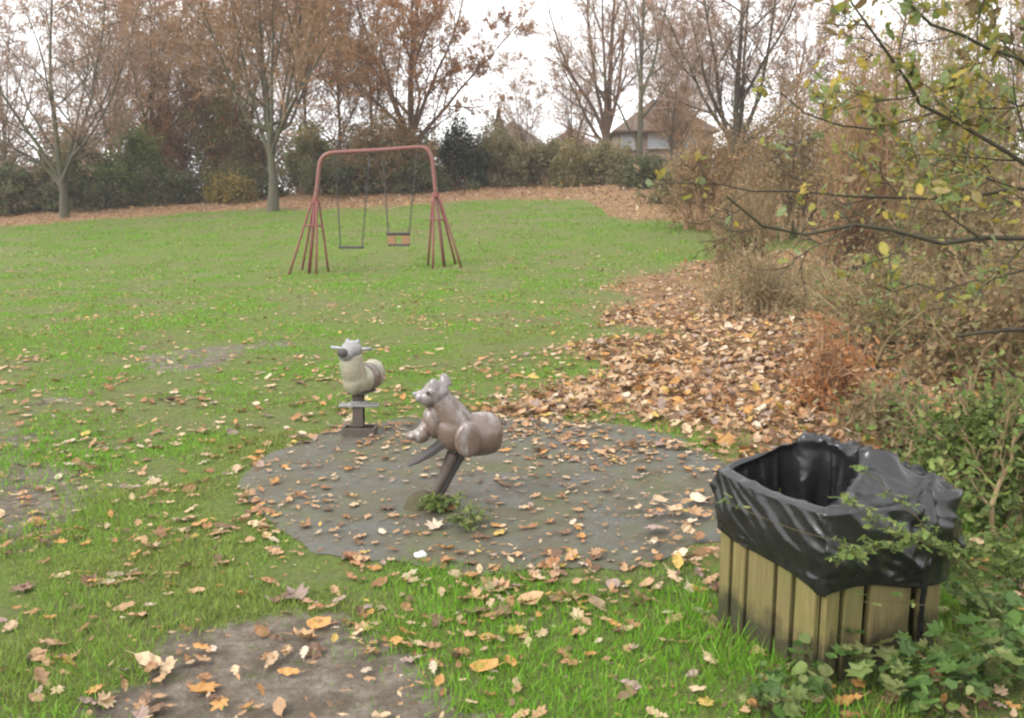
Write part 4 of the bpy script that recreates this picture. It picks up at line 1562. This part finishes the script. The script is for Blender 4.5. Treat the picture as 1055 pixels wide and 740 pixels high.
def build_donkey():
    g = ground_at(371, 449)
    s = float(project(g)[2]) / FPX
    root = empty('spring_rider', (g[0], g[1], float(Hbase(g[0], g[1])) + .01))
    rz = math.radians(-58)        # local -Y ... local X axis = the way it faces, turned to face the viewer and a little left
    q = lambda px, py, y=0.0: np.array([(px - 371) * s, y, (449 - py) * s * 1.02])
    R = lambda k: k * s
    # body barrel runs back to the right and away
    ax = norm(np.array([.45, .89, 0.]))          # from head end to tail end
    sd = np.array([-ax[1], ax[0], 0])
    M = np.column_stack([ax, sd, [0, 0, 1]])
    c0 = q(376, 391)
    tor = [ellipsoid(c0, (R(24), R(15), R(14)), M), ellipsoid(c0 + ax * R(17) + [0, 0, R(2)], (R(10), R(14), R(15)), M), ellipsoid(c0 - ax * R(15) + [0, 0, R(-1)], (R(11), R(13), R(14)), M)]
    V, F = tube1([c0 - ax * R(12), c0 - ax * R(18) + [0, 0, R(14)], c0 - ax * R(19) + [0, 0, R(27)]], [R(13), R(12.5), R(11)], 16, sub=4)
    tor.append((V, F))
    V, F = join(*tor)
    remesh(mk('body', V, F, M_PALE, root), .007, 7)
    # darker saddle
    V, n, m = [], 30, 5
    for j in range(m):
        t = j / (m - 1)
        for i in range(n):
            a = math.radians(-50 + 280 * i / (n - 1))
            c = c0 + ax * R(-1 + 11 * t)
            V.append(c + sd * math.cos(a) * R(15.4) + np.array([0, 0, math.sin(a) * R(14.4)]))
    F = [(j * n + i, j * n + i + 1, (j + 1) * n + i + 1, (j + 1) * n + i) for j in range(m - 1) for i in range(n - 1)]
    o = mk('saddle', V, F, M_TAUPE, root, smooth=True)
    o.modifiers.new('thick', 'SOLIDIFY').thickness = .012
    hc = c0 - ax * R(19) + np.array([0, 0, R(31)])
    Mh = M @ rotm('y', -25)
    V, F = join(ellipsoid(hc, (R(11.5), R(11), R(10)), Mh), ellipsoid(hc - ax * R(7) + [0, 0, R(-2)], (R(9), R(9), R(8)), Mh))
    head = mk('head', V, F, M_PALEGREY, root)
    remesh(head, .005, 5)
    V, F = ellipsoid(hc - ax * R(13.5) + [0, 0, R(-1)], (R(4.5), R(6), R(5)), Mh)
    mk('muzzle', V, F, M_RUBBER, head, smooth=True)
    for k in (-1, 1):
        e = hc + ax * R(3) + sd * k * R(5) + np.array([0, 0, R(6)])
        V, F = tube1([e, e + [0, 0, R(3)] + sd * k * R(1), e + np.array([0, 0, R(5.5)]) + sd * k * R(1.5)], [R(3), R(2.4), R(.8)], 10, sub=3)
        mk('ear', V, F, M_PALEGREY, head, smooth=True)
    hb = c0 - ax * R(17) + np.array([0, 0, R(32)])
    across = norm(np.array([.97, -.22, 0]))
    V, F = tube1([hb - across * R(23) + [0, 0, R(1)], hb, hb + across * R(20) + [0, 0, R(1)]], R(1.9), 10, sub=3)
    mk('handlebar', V, F, M_PALEGREY, root, smooth=True)
    V, F = box(c0 - ax * R(21) + [0, 0, R(7)], (R(4), R(15), R(5)), M)
    bevel(mk('chest_block', V, F, M_RUBBER, root), .008)
    V, F = box(c0 + [R(-2), 0, R(-14)], (R(26), R(17), R(3)), M)
    bevel(mk('mount_plate', V, F, M_RUBBER, root), .006)
    V, F = join(box(q(370, 421), (R(11), R(9), R(40))), box(q(374.5, 421), (R(2), R(12), R(38))))
    bevel(mk('post', V, F, M_POST, root), .006)
    V, F = join(box(q(371, 418.5), (R(40), R(13), R(2.6))), box(q(371, 416), (R(16), R(12), R(4))))
    bevel(mk('foot_bar', V, F, M_PALEGREY, root), .006)
    V, F = join(box(q(371, 446, -R(9)), (R(34), R(2.4), R(11))), box(q(371, 446, R(9)), (R(34), R(2.4), R(11))), box(q(355.2, 446), (R(2.4), R(15.5), R(11))), box(q(386.8, 446), (R(2.4), R(15.5), R(11))), box(q(371, 450), (R(29), R(15.5), R(3))))
    bevel(mk('base_box', V, F, M_POST, root), .005)
    tag(root, 'pale grey animal spring rider with handlebar on an upright post', 'spring rider')


# ------------------------------------------------------------------ litter bin
def build_bin():
    rng = np.random.default_rng(44)
    zt = at(841, 521, float(BF[1]))[2] - BF[2]      # rim height at the front corner
    print('BIN height', zt)
    z0 = float(Hbase(BF[0], BF[1]))
    root = empty('litter_bin', (BF[0], BF[1], z0))
    P = lambda s_, t_, z: np.array([*(BU * s_ + BV * t_), z])
    hs = zt * .82

    def boards(widths, gaps, origin, along, outward, thick=.028):
        parts = []
        u = 0.0
        for w, gp in zip(widths, gaps):
            hh = hs + rng.normal(0, .006)
            c = origin + along * (u + w / 2) + outward * (thick / 2 + rng.normal(0, .002))
            tilt = rng.normal(0, .006)
            Vv = []
            for z in (-.04, hh):
                for (a_, b_) in ((-.5, -.5), (.5, -.5), (.5, .5), (-.5, .5)):
                    Vv.append(np.array([*(c + along * (a_ * w + tilt * z) + outward * b_ * thick), z]))
            F = [(0, 1, 2, 3), (7, 6, 5, 4), (0, 4, 5, 1), (1, 5, 6, 2), (2, 6, 7, 3), (3, 7, 4, 0)]
            parts.append((np.array(Vv), F))
            u += w + gp
        return join(*parts)

    def fit(ws, gs, total):
        k = total / (sum(ws) + sum(gs[:-1]))
        return [w * k for w in ws], [g_ * k for g_ in gs]

    o2 = np.zeros(2)
    # left-hand face, seen from F to L
    w, g_ = fit([24, 17, 34, 17, 14], [5, 6, 4, 5, 0], BA)
    V, F = boards(w, g_, o2, BU, -BV)
    bevel(mk('slat_panel', V, F, M_WOOD, root), .005)
    w, g_ = fit([15, 21, 48, 25], [5, 9, 12, 0], BB)
    V, F = boards(w, g_, o2 - 0 * BU, BV, -BU)
    bevel(mk('slat_panel', V, F, M_WOOD, root), .005)
    w, g_ = fit([22, 30, 24, 30, 22], [3, 4, 3, 4, 0], BB)
    V, F = boards(w, g_, BU * BA, BV, BU)
    bevel(mk('slat_panel', V, F, M_WOOD, root), .005)
    w, g_ = fit([22, 30, 24, 20], [3, 4, 3, 0], BA)
    V, F = boards(w, g_, BV * BB, BU, BV)
    bevel(mk('slat_panel', V, F, M_WOOD, root), .005)
    tag(root, 'square litter bin of mossy vertical timber boards', 'litter bin')

    # black bag: one continuous skin from inside, over the rim and down the outside
    NS = 90                          # samples per side
    def loop(s0, s1, t0, t1, rad):
        """points of a rectangle (s,t) with softened corners, F -> L -> back -> R, NS per side"""
        out = []
        cs = [(s0, t0), (s1, t0), (s1, t1), (s0, t1)]
        for i in range(4):
            a, b = np.array(cs[i]), np.array(cs[(i + 1) % 4])
            for k in range(NS):
                out.append(a + (b - a) * k / NS)
        out = np.array(out)
        n = len(out)
        w = int(rad)
        if w:
            ker = np.ones(2 * w + 1) / (2 * w + 1)
            ext = np.vstack([out[-w:], out, out[:w]])
            out = np.column_stack([np.convolve(ext[:, a], ker, 'valid') for a in range(2)])
        return out
    e = .038
    outer = loop(-e, BA + e, -e, BB + e, 9)
    uu = np.arange(4 * NS) / NS
    ku = [0, 1, 1.6, 2.3, 3, 4]
    inner = np.column_stack([np.interp(uu, ku, np.array([.04, .985, .99, .72, .36, .04]) * BA), np.interp(uu, ku, np.array([.03, .03, .47, .71, .60, .03]) * BB)])
    ext = np.vstack([inner[-3:], inner, inner[:3]])
    inner = np.column_stack([np.convolve(ext[:, a], np.ones(7) / 7, 'valid') for a in range(2)])
    N = len(outer)
    cen = inner.mean(0)
    u = np.arange(N) / N * 4                         # 0..4, corners at integers (F, L, back, R)
    rows, zs, kind = [], [], []
    zin = np.interp(u, [0, .8, 1, 1.25, 1.6, 2.3, 3, 3.6, 4], [0, .004, .014, .05, .10, .105, .065, .02, 0])
    zout = np.interp(u, [0, 1, 1.5, 2, 2.6, 3, 4], [0, .008, .055, .055, .02, -.005, 0])
    # wide = how far the outer rim is from the opening
    wide = np.linalg.norm(outer - inner, axis=1)
    far = sstep(.12, .28, wide)
    for t in np.linspace(0, 1, 16):                  # inside wall, from the floor of the bag up
        rows.append(cen + (inner - cen) * (.90 + .10 * t ** .7))
        zs.append(zt - .50 + (.48 + zin) * t)
        kind.append((0, t))
    for t in np.linspace(.04, .96, 14):              # across the rim and the bag's covered side
        rows.append(inner + (outer - inner) * t)
        hump = math.sin(PI * t) * .016
        zs.append(zt - .02 + zin * (1 - t) + zout * t + hump - far * (.035 * t - .02 * math.sin(PI * t * 2.2)))
        kind.append((1, t))
    Lk = zt * np.interp(u, [0, 1, 2, 3, 4], [.45, .35, .42, .50, .45])
    for t in np.linspace(0, 1, 40):                  # skirt
        fl = .012 * math.sin(PI * min(1, t * 1.1)) - .006 * t ** 3
        cO = outer.mean(0)
        d = norm(outer - cO)
        rows.append(outer + d * fl)
        zs.append(zt - .02 + zout * (1 - t) - far * .035 - Lk * t)
        kind.append((2, t))
    for t in (0.5, 1.0):                             # hem tucked back
        rows.append(outer - norm(outer - outer.mean(0)) * .007 * t)
        zs.append(zt - .02 - far * .035 - Lk + .012 * t)
        kind.append((3, t))
    rows = np.array(rows)
    zs = np.array(zs)
    m = len(rows)
    # lift the corners a little, slump the edges
    corner = np.abs(((u + .5) % 1) - .5)
    V = np.zeros((m, N, 3))
    for j in range(m):
        pt = rows[j]
        V[j, :, 0] = pt[:, 0] * BU[0] + pt[:, 1] * BV[0]
        V[j, :, 1] = pt[:, 0] * BU[1] + pt[:, 1] * BV[1]
        slump = .014 * np.sin(PI * (u % 1)) ** 2 if kind[j][0] < 2 else .014 * np.sin(PI * (u % 1)) ** 2 * (1 - kind[j][1] * .4)
        V[j, :, 2] = zs[j] - slump
        if kind[j][0] >= 2:
            V[j, :, 2] += .012 * kind[j][1] * np.sin(u * 7.0) - .014 * kind[j][1] * np.cos(u * PI / 2 * 4) 
    # normals for displacement
    du = np.roll(V, -1, 1) - np.roll(V, 1, 1)
    dv = np.gradient(V, axis=0)
    Nn = norm(np.cross(du, dv))
    D_ = np.zeros((m, N))
    per = 2 * (BA + BB)

    def ridge(x, y, sd_):
        return 1 - abs(mnoise.noise(Vector((x, y, sd_)))) * 2.2

    sm = lambda x, y, z_: mnoise.noise(Vector((x, y, z_)))

    def fold(x, y, z_, p=1.6):
        """long soft folds with a narrow crest"""
        return max(0.0, 1 - abs(sm(x, y, z_)) * 3.0) ** p

    for j in range(m):
        kd, t = kind[j]
        for i in range(N):
            U_ = u[i] / 4 * per
            zz = float(V[j, i, 2])
            ca, sa = math.cos(u[i] * PI / 2), math.sin(u[i] * PI / 2)
            if kd == 0:
                dd = .030 * fold(U_ * 7 + zz * .8, zz * .9, 3.1) * min(1, (1 - t) * 3) + .025 * sm(ca * 2.4, sa * 2.4, zz * 1.5) * (1 - t)
            elif kd == 1:
                dd = .006 * fold(U_ * 9, t * .8, 7.7) + .005 * sm(U_ * 5, t * 1.5, 1.0)
                dd += far[i] * (.050 * fold(U_ * 3 + t * 1.6, t * 1.8 - U_, 5.5, 1.2) + .022 * fold(U_ * 9 - t * 3, t * 3 + U_ * 2, 2.5, 1.0) + .02 * sm(U_ * 6, t * 4, 3.3))
            else:
                ev = math.sin(PI * min(1, .12 + t * .88)) ** .7
                if u[i] < 1:       # drag folds from the outer top corner down to the front corner hem
                    w_ = U_ * .8 - zz * 1.1 + .05 * sm(U_ * 4, zz * 4, 5.0)
                    am_ = max(0, .35 + 1.3 * sm(U_ * 3.1, zz * 2.5, 11.0))
                    dd = (.030 * fold(w_ * 4.6, (U_ + zz) * 1.2, 1.3) * am_ + .010 * fold(w_ * 13, (U_ + zz) * 2, 3.9) + .012 * sm(U_ * 5, zz * 5, 2.0)) * ev
                else:
                    w_ = U_ * .8 - zz * 1.1
                    w_ += .06 * sm(U_ * 4, zz * 5, 15.0)
                    dd = (.024 * fold(w_ * 5, (U_ + zz) * 1.5, 6.3) + .010 * fold(w_ * 14, (U_ + zz) * 3, 3.7)) * ev + .010 * sm(U_ * 6, zz * 5, 2.0) * ev
                dd += .004 * fold(U_ * 16, zz * 3, 9.9) * (1 - t) ** 2
                dd += far[i] * (.045 * fold(U_ * 7 + zz * 3, zz * 5, 2.2, 1.0) + .022 * sm(U_ * 11, zz * 10, 8.8)) * (1 - .6 * t)
                if t > .82 or kd == 3:
                    dd = dd * .7 + .003 + .006 * fold(U_ * 3, zz * 30, 6.1) + .006 * sm(U_ * 14, zz * 8, 4.0)
            if kd >= 2:
                dd = max(dd, .5 * dd, -.004)
            D_[j, i] = dd - (0 if kd >= 2 else .004 if kd == 1 else .012)
    V = V + Nn * D_[..., None]
    # the skin cannot pass through the boards: push it back outside them
    for j in range(m):
        if kind[j][0] >= 2:
            s_ = V[j, :, 0] * BU[0] + V[j, :, 1] * BU[1]
            t_ = V[j, :, 0] * BV[0] + V[j, :, 1] * BV[1]
            lo, hs_, ht_ = -.034, BA + .034, BB + .034
            ins = np.stack([s_ - lo, hs_ - s_, t_ - lo, ht_ - t_])
            w_ = np.argmin(ins, 0)
            bad = ins.min(0) > 0
            s_ = np.where(bad & (w_ == 0), lo, np.where(bad & (w_ == 1), hs_, s_))
            t_ = np.where(bad & (w_ == 2), lo, np.where(bad & (w_ == 3), ht_, t_))
            V[j, :, 0] = s_ * BU[0] + t_ * BV[0]
            V[j, :, 1] = s_ * BU[1] + t_ * BV[1]
    # knotted slack at the right-hand corner
    k3 = np.exp(-((((u - 3.0 + 2) % 4) - 2) / .33) ** 2)
    for j in range(m):
        kd, t = kind[j]
        a = 0 if kd == 0 else (t if kd == 1 else 1 - .75 * t if kd == 2 else .2)
        outd = norm(outer - outer.mean(0))
        puff = .012 * k3 * a
        V[j, :, 0] += puff * (outd[:, 0] * BU[0] + outd[:, 1] * BV[0])
        V[j, :, 1] += puff * (outd[:, 0] * BU[1] + outd[:, 1] * BV[1])
        V[j, :, 2] += .040 * k3 * (a if kd == 1 else (1 - t) if kd == 2 else 0)
    i = np.arange(N)
    F = np.concatenate([np.stack([j * N + i, j * N + (i + 1) % N, (j + 1) * N + (i + 1) % N, (j + 1) * N + i], -1) for j in range(m - 1)])
    Vf = V.reshape(-1, 3)
    c3 = np.array([*(BU * cen[0] + BV * cen[1]), zt - .52])
    Vf = np.vstack([Vf, c3])
    F3 = np.stack([i, (i + 1) % N, np.full(N, len(Vf) - 1)], -1)
    lin = empty('bin_bag', (BF[0], BF[1], z0))
    o = mk('bag_skin', Vf, [F3, F], M_BAG, lin, smooth=True)
    # twisted tail of plastic poking from between the boards, under the slack corner
    t0 = P(-.05, BB * .79, hs * .62)
    V, F = tube1([P(-.055, BB * .79, zt * .62), P(-.05, BB * .79, hs * .40), P(-.045, BB * .80, hs * .2), P(-.05, BB * .795, hs * .06)], [.016, .010, .013, .004], 10, sub=4)
    V = V + .006 * np.sin(V[:, 2:3] * 90 + np.arange(len(V))[:, None] % 10)
    mk('loose_end', V, F, M_BAG, lin, smooth=True)
    tag(lin, 'crumpled black plastic bag lining the timber bin, folded over its rim', 'bin bag')
    return zt


# ------------------------------------------------------------------ near plants
def sprig(name, label, stems, leaves, pal, size, seed, leafkind='oval', group=None, cat='plant', stem_r=.004, stem_col=(.16, .13, .06), twig=None, up=0.0, spread=.03, three=True):
    """a plant from world-space stem polylines; leaves: list of (stem index, t0, t1, count)"""
    rng = np.random.default_rng(seed)
    o = np.array(stems[0][0], float)
    root = empty(name, o)
    P, R = stems_arr([([np.array(p) - o for p in s_], stem_r, stem_r * .4) for s_ in stems], 14, rng, .004)
    V, F = tubes(P, R, 6)
    mk('stem', V, F, M_FOLI, root, col=stem_col, smooth=True)
    sc = Scat()
    Ps, Fs, n = [], [], 0
    for si, t0, t1, cnt in leaves:
        t = (t0 + (t1 - t0) * rng.random(cnt)) * 13
        i = np.minimum(t.astype(int), 12)
        f = (t - i)[:, None]
        q = P[si][i] * (1 - f) + P[si][i + 1] * f
        off = rng.normal(0, spread, (cnt, 3))
        off[:, 2] = np.abs(off[:, 2]) * (1 if up >= 0 else -1)
        yaw = rng.uniform(0, 2 * PI, cnt)
        for kk, dy in enumerate((0, 1.25, -1.25) if three else (0,)):
            y2 = yaw + dy
            s_ = size * (.4 + 1.0 * rng.random(cnt)) * (1 if kk == 0 else .8)
            pos = q + off + np.column_stack([-np.sin(y2), np.cos(y2), np.zeros(cnt)]) * s_[:, None] * .55
            sc.add(leaf_shape(leafkind, .35, 0), pos, s_, rot_many(y2, rng.normal(-.25, .45, cnt), rng.normal(0, .4, cnt)), pick(pal, cnt, rng))
        st = np.stack([q, q + off], 1)
        V, F = tubes(st, np.full((cnt, 2), .0014), 3)
        sc.raw(V, F, (.12, .13, .05))
    sc.build('foliage', M_FOLI, root)
    return tag(root, label, cat, group)


def build_near_plants(zt):
    bd = float(BF[1])
    # bramble spray over the bin
    d = bd - .15
    sprig('bramble_spray', 'arching bramble spray with small green leaves across the black bag',
          [[ground_at(1030, 655), at(1005, 600, d + .25), at(960, 562, d + .1), at(905, 566, d - .03), at(850, 557, d - .06), at(800, 538, d - .03), at(746, 516, d + .05)],
           [at(985, 585, d + .18), at(955, 545, d + .12), at(930, 520, d + .15), at(905, 497, d + .22), at(886, 480, d + .3)],
           [at(960, 562, d + .1), at(930, 553, d), at(900, 540, d - .06), at(878, 522, d - .08), at(868, 512, d - .06)],
           [at(905, 566, d - .03), at(888, 572, d - .08), at(872, 575, d - .1), at(862, 584, d - .12)],
           [ground_at(1010, 662), at(985, 632, d + .15), at(940, 622, d + .05), at(885, 618, d - .02)]],
          [(0, .25, .66, 46), (0, .74, .80, 2), (0, .95, 1, 3), (1, .1, 1, 26), (2, .1, 1, 40), (3, .0, 1, 34), (4, .5, 1, 5), (0, .1, .4, 16)], 'bramble', .033, 51, 'oval', cat='bramble', stem_r=.003, spread=.018)
    # low leafy plants at the bottom right
    R2 = lambda px, py: ground_at(px, py)
    rng = np.random.default_rng(77)
    specs = [
        (790, 735, .17, 9, 'nettle', .06, 'maple', 'low green garlic mustard like plant before the bin corner', 5),
        (822, 712, .16, 7, 'nettle', .06, 'round', 'leafy green seedling touching the front corner boards', 5),
        (905, 705, .20, 7, 'nettle', .075, 'maple', 'lobe leaved green plant before the wide board face', 6),
        (945, 728, .18, 9, 'nettle', .05, 'round', 'green plant on the mud edge ahead of the wide board face', 6),
        (1000, 720, .24, 12, 'nettle', .075, 'maple', 'big leafy green clump at the frame corner beyond the bin', 7),
        (1045, 690, .26, 12, 'nettle', .06, 'round', 'leafy green clump by the bramble root', 7),
        (1010, 640, .22, 12, 'nettle', .045, 'oval', 'fine leaved green clump beside the bin end boards', 8),
        (1045, 600, .26, 13, 'bramble', .045, 'oval', 'green bramble seedling clump past the bag slack', 8),
        (985, 585, .22, 12, 'bramble', .04, 'oval', 'green undergrowth plant directly behind the bag slack', 8),
        (1020, 545, .28, 14, 'bramble', .045, 'oval', 'green undergrowth plant below the dense bramble bush', 8),
    ]
    for px, py, hgt, ns, pal, size, kind, lab, per in specs:
        b = R2(px, py)
        b[2] = gz(b[0], b[1]) - .01
        st = []
        for i in range(ns):
            a = rng.uniform(0, 2 * PI)
            l = hgt * (.5 + .6 * rng.random())
            r = hgt * .55 * (.4 + .8 * rng.random())
            b2 = b + np.array([math.cos(a) * .03, math.sin(a) * .03, 0])
            st.append([b2 if i else b, b2 + [math.cos(a) * r * .3, math.sin(a) * r * .3, l * .55], b2 + [math.cos(a) * r, math.sin(a) * r, l]])
        sprig('leafy_plant', lab, st, [(i, .35, 1, per) for i in range(ns)], pal, size, int(px * 7 + py), kind, 'green plants around the bin', 'plant', .0028, (.10, .14, .05), spread=.022, three=(kind == 'oval'))
    # dense green bramble bush, right edge
    make_shrub('bramble_bush', 'dense fresh green bramble bush rising behind the bin', 958, 1090, 405, 5.0, 'bramble', 3000, .045, 401, 'undergrowth bushes on the rough side', M_STRAW, 30, .55, .25, 'bramble', 4, 0, leafkind='oval')
    make_shrub('bramble_bush', 'low dull green bramble patch among the leaf drift', 890, 950, 432, 6.3, PAL['bramble'][:2] + PAL['olive'] * 2 + PAL['brownbush'], 700, .05, 402, 'undergrowth bushes on the rough side', M_STRAW, 30, .6, .5, 'bramble', 4, 0)
    make_shrub('dock_plant', 'dead rust brown dock with seed heads in the leaf drift', 820, 895, 338, 7.6, 'rust', 700, .05, 403, 'undergrowth bushes on the rough side', M_TWIG_BROWN, 20, .4, .5, 'plant', 4, 1)
    make_shrub('bramble_bush', 'olive bramble tangle behind the dead dock', 840, 990, 268, 9.5, PAL['olive'] + PAL['green'] + PAL['brownbush'], 2200, .055, 404, 'undergrowth bushes on the rough side', M_STRAW, 44, 1.2, .5, 'bramble', 5, 1)
    make_shrub('bramble_bush', 'brownish bramble tangle under the thick hazel limb', 960, 1110, 262, 8.0, PAL['olive'] + PAL['brownbush'] * 2, 2600, .055, 405, 'undergrowth bushes on the rough side', M_STRAW, 44, 1.2, .5, 'bramble', 5, 1)
    make_shrub('bramble_bush', 'thin straw coloured tangle where the drift meets the lawn', 725, 850, 262, 13.0, PAL['olive'] + PAL['brownbush'], 1300, .05, 406, 'undergrowth bushes on the rough side', M_STRAW, 44, 1.2, .5, 'bramble', 5, 2)
    # dry stems of rough grass
    rng = np.random.default_rng(31)
    n = 5200
    y = rng.uniform(5.5, 17, n)
    x = rng.uniform(1.2, 12, n)
    px, py, dep = project(np.column_stack([x, y, H(x, y)]))
    k = (px > 690 + 60 * rng.normal(0, 1, n)) & (px < 1150) & (py < 470) & (rng.random(n) < sstep(.35, .6, fbm(x, y, 1.0, 81)) * (.25 + .75 * sstep(700, 900, px)))
    x, y = x[k], y[k]
    n = len(x)
    z = H(x, y)
    l = .15 + .35 * rng.random(n)
    a = rng.uniform(0, 2 * PI, n)
    bend = .25 + .5 * rng.random(n)
    P = np.stack([np.column_stack([x + np.cos(a) * l * bend * t ** 2, y + np.sin(a) * l * bend * t ** 2, z - .02 + l * (t - .25 * bend * t ** 2)]) for t in (0, .33, .66, 1)], 1)
    V, F = tubes(P, np.linspace(.0026, .0009, 4)[None].repeat(n, 0), 3)
    o = mk('rough_grass', V, F, M_FOLI, col=np.repeat(pick([(.20, .14, .065), (.25, .18, .085), (.13, .15, .05), (.11, .15, .04), (.19, .11, .05)], n, rng), 12, 0))
    tag(o, 'dry straw coloured rough grass over the leaf drift', 'rough grass', None, 'stuff')
    # fallen branch lying in the rough
    p = [at(985, 345, 7.0), at(1020, 342, 7.05), at(1060, 340, 7.1), at(1110, 350, 7.2)]
    p[0][2] -= .01
    V, F = tube1(p, [.010, .016, .019, .022], 8, sub=5)
    o = mk('fallen_branch', V, F, M_BARK_DARK, smooth=True)
    tag(o, 'dark dead branch propped in the brambles below the hazel', 'branch')


def build_hazel():
    D = 4.5
    base = at(1215, 430, 4.9)
    base[2] = gz(base[0], base[1]) - .05
    A = lambda px, py, d=D: at(px, py, d) - base
    T = np.zeros(3)
    stems = [
        ([T, A(1212, 330, 4.9), A(1206, 240, 4.9), A(1195, 120, 4.85), A(1180, -20, 4.8), A(1150, -190, 4.8)], .075, .02),
        ([A(1207, 262, 4.9), A(1130, 249, 4.65), A(1055, 243, 4.6), A(985, 245, 4.55), A(935, 240, 4.5), A(890, 236, 4.45), A(845, 239, 4.4), A(800, 232, 4.35), A(770, 218, 4.3), A(748, 196, 4.25)], .024, .0055),
        ([A(1204, 220, 4.9), A(1110, 190, 4.8), A(1040, 165, 4.75), A(1000, 140, 4.7), A(960, 110, 4.65), A(920, 70, 4.6), A(885, 15, 4.55), A(865, -40, 4.5)], .022, .005),
        ([A(1206, 236, 4.9), A(1120, 215, 5.1), A(1050, 190, 5.2), A(985, 200, 5.3), A(900, 209, 5.3), A(820, 200, 5.3), A(740, 190, 5.2), A(700, 184, 5.1)], .017, .003),
        ([A(1198, 150, 4.9), A(1110, 100, 4.7), A(1030, 60, 4.5), A(960, 25, 4.3), A(900, -30, 4.2)], .02, .005),
        ([A(1202, 190, 4.9), A(1100, 150, 5.4), A(1000, 120, 5.7), A(905, 130, 5.8), A(850, 120, 5.8), A(805, 95, 5.8)], .018, .004),
        ([A(1195, 110, 4.9), A(1120, 40, 4.7), A(1060, -20, 4.5), A(1000, -90, 4.4)], .02, .005),
        ([A(1205, 250, 4.9), A(1120, 270, 5.2), A(1040, 285, 5.4), A(960, 300, 5.5), A(900, 295, 5.5)], .012, .003),
    ]
    lv = [(11, .18, 1, .8, .26, 7, .42, .03, .12), (6, .15, 1, .75, .5, 5, .6, .02, .16), (4, .1, 1, .8, .5, 4, .7, 0, .18)]

    def region(q, rng):
        px, py, dep = project(q + base)
        w = np.clip((px - 790) / 200, .10, 1) * np.where(py > 210, .3, 1) * np.where((py > 60) | (px > 930), 1, .5)
        return rng.random(len(q)) < w
    r = make_tree('hazel_tree', 'hazel with yellow green autumn leaves reaching its low dark limb over the brambles', base, stems, 151, lv, (8500, 'hazel', .068), M_BARK_DARK, M_BARK_DARK, None, 1.3, 'tree', 8, 0, region, (.0032, .0016), .40)


# ------------------------------------------------------------------ camera, light, world
def setup():
    cd = bpy.data.cameras.new('camera')
    cd.sensor_width = 36
    cd.lens = FPX / 1055 * 36
    cd.clip_end = 2000
    cd.clip_start = .05
    c = bpy.data.objects.new('camera', cd)
    COL.objects.link(c)
    c.location = (0, 0, CAMH)
    c.rotation_euler = (PI / 2 - PITCH, 0, 0)
    S.camera = c
    EL, AZ = math.radians(38), math.radians(-65)      # sun high, to the left and behind the viewer
    w = bpy.data.worlds.new('World')
    S.world = w
    w.use_nodes = True
    nt = w.node_tree
    bg = nt.nodes['Background']
    sky = nt.nodes.new('ShaderNodeTexSky')
    sky.sky_type = 'NISHITA'
    sky.sun_disc = False
    sky.sun_elevation = EL
    sky.sun_rotation = PI + AZ * 0 + math.radians(60)
    sky.air_density, sky.dust_density, sky.ozone_density = 1.0, 6.0, 1.0
    hs = nt.nodes.new('ShaderNodeHueSaturation')
    hs.inputs['Saturation'].default_value = .12
    nt.links.new(sky.outputs[0], hs.inputs['Color'])
    # even cloud deck: the overcast evens out the sky's own gradient
    tc = nt.nodes.new('ShaderNodeTexCoord')
    nz = nt.nodes.new('ShaderNodeTexNoise')
    nz.inputs['Scale'].default_value = 2.5
    nz.inputs['Detail'].default_value = 5
    nt.links.new(tc.outputs['Generated'], nz.inputs['Vector'])
    rp = nt.nodes.new('ShaderNodeValToRGB')
    rp.color_ramp.elements[0].position = .3
    rp.color_ramp.elements[0].color = (9.2, 9.2, 9.3, 1)
    rp.color_ramp.elements[1].position = .7
    rp.color_ramp.elements[1].color = (12.0, 12.0, 12.0, 1)
    nt.links.new(nz.outputs['Fac'], rp.inputs['Fac'])
    mx = nt.nodes.new('ShaderNodeMix')
    mx.data_type = 'RGBA'
    mx.inputs[0].default_value = .8
    nt.links.new(hs.outputs[0], mx.inputs[6])
    nt.links.new(rp.outputs[0], mx.inputs[7])
    nt.links.new(mx.outputs[2], bg.inputs['Color'])
    bg.inputs['Strength'].default_value = .105
    sd = bpy.data.lights.new('sun', 'SUN')
    sd.energy = 1.5
    sd.angle = math.radians(28)
    sd.color = (1, .97, .93)
    so = bpy.data.objects.new('sun', sd)
    COL.objects.link(so)
    # light arrives from the left rear
    dirv = Vector((math.cos(math.radians(60)) * 0 + .62, .45, -math.tan(EL) * .77))
    so.rotation_euler = dirv.to_track_quat('-Z', 'Y').to_euler()
    so.location = (-20, -15, 30)
    S.view_settings.view_transform = 'Standard'
    S.view_settings.look = 'None'
    S.view_settings.exposure = 1.2
    S.view_settings.gamma = 1
    S.render.engine = 'CYCLES'
    S.cycles.use_denoising = True
    S.cycles.max_bounces = 6
    S.cycles.transparent_max_bounces = 4
    S.cycles.filter_width = 2.3


def build_haze():
    t = NT('thin damp air')
    pv = t.n('ShaderNodeVolumePrincipled')
    pv.inputs['Color'].default_value = (.97, .96, .95, 1)
    pv.inputs['Density'].default_value = HAZE
    pv.inputs['Anisotropy'].default_value = .0
    t.t.nodes.remove(t.b)
    t.l(pv.outputs[0], t.out.inputs['Volume'])
    V, F = box((0, 50, 8), (240, 130, 28))
    o = mk('haze', V, F, t.m)
    tag(o, 'thin damp autumn air over the park', 'haze', None, 'stuff')
    S.cycles.volume_bounces = 0


HAZE = .0009
setup()
build_haze()
build_ground()
build_grass()
build_leaves()
build_trees()
build_shrubs()
build_houses()
build_swing()
build_squirrel()
build_donkey()
ZT = build_bin()
build_near_plants(ZT)
build_hazel()
print('BUILT', len(bpy.data.objects))
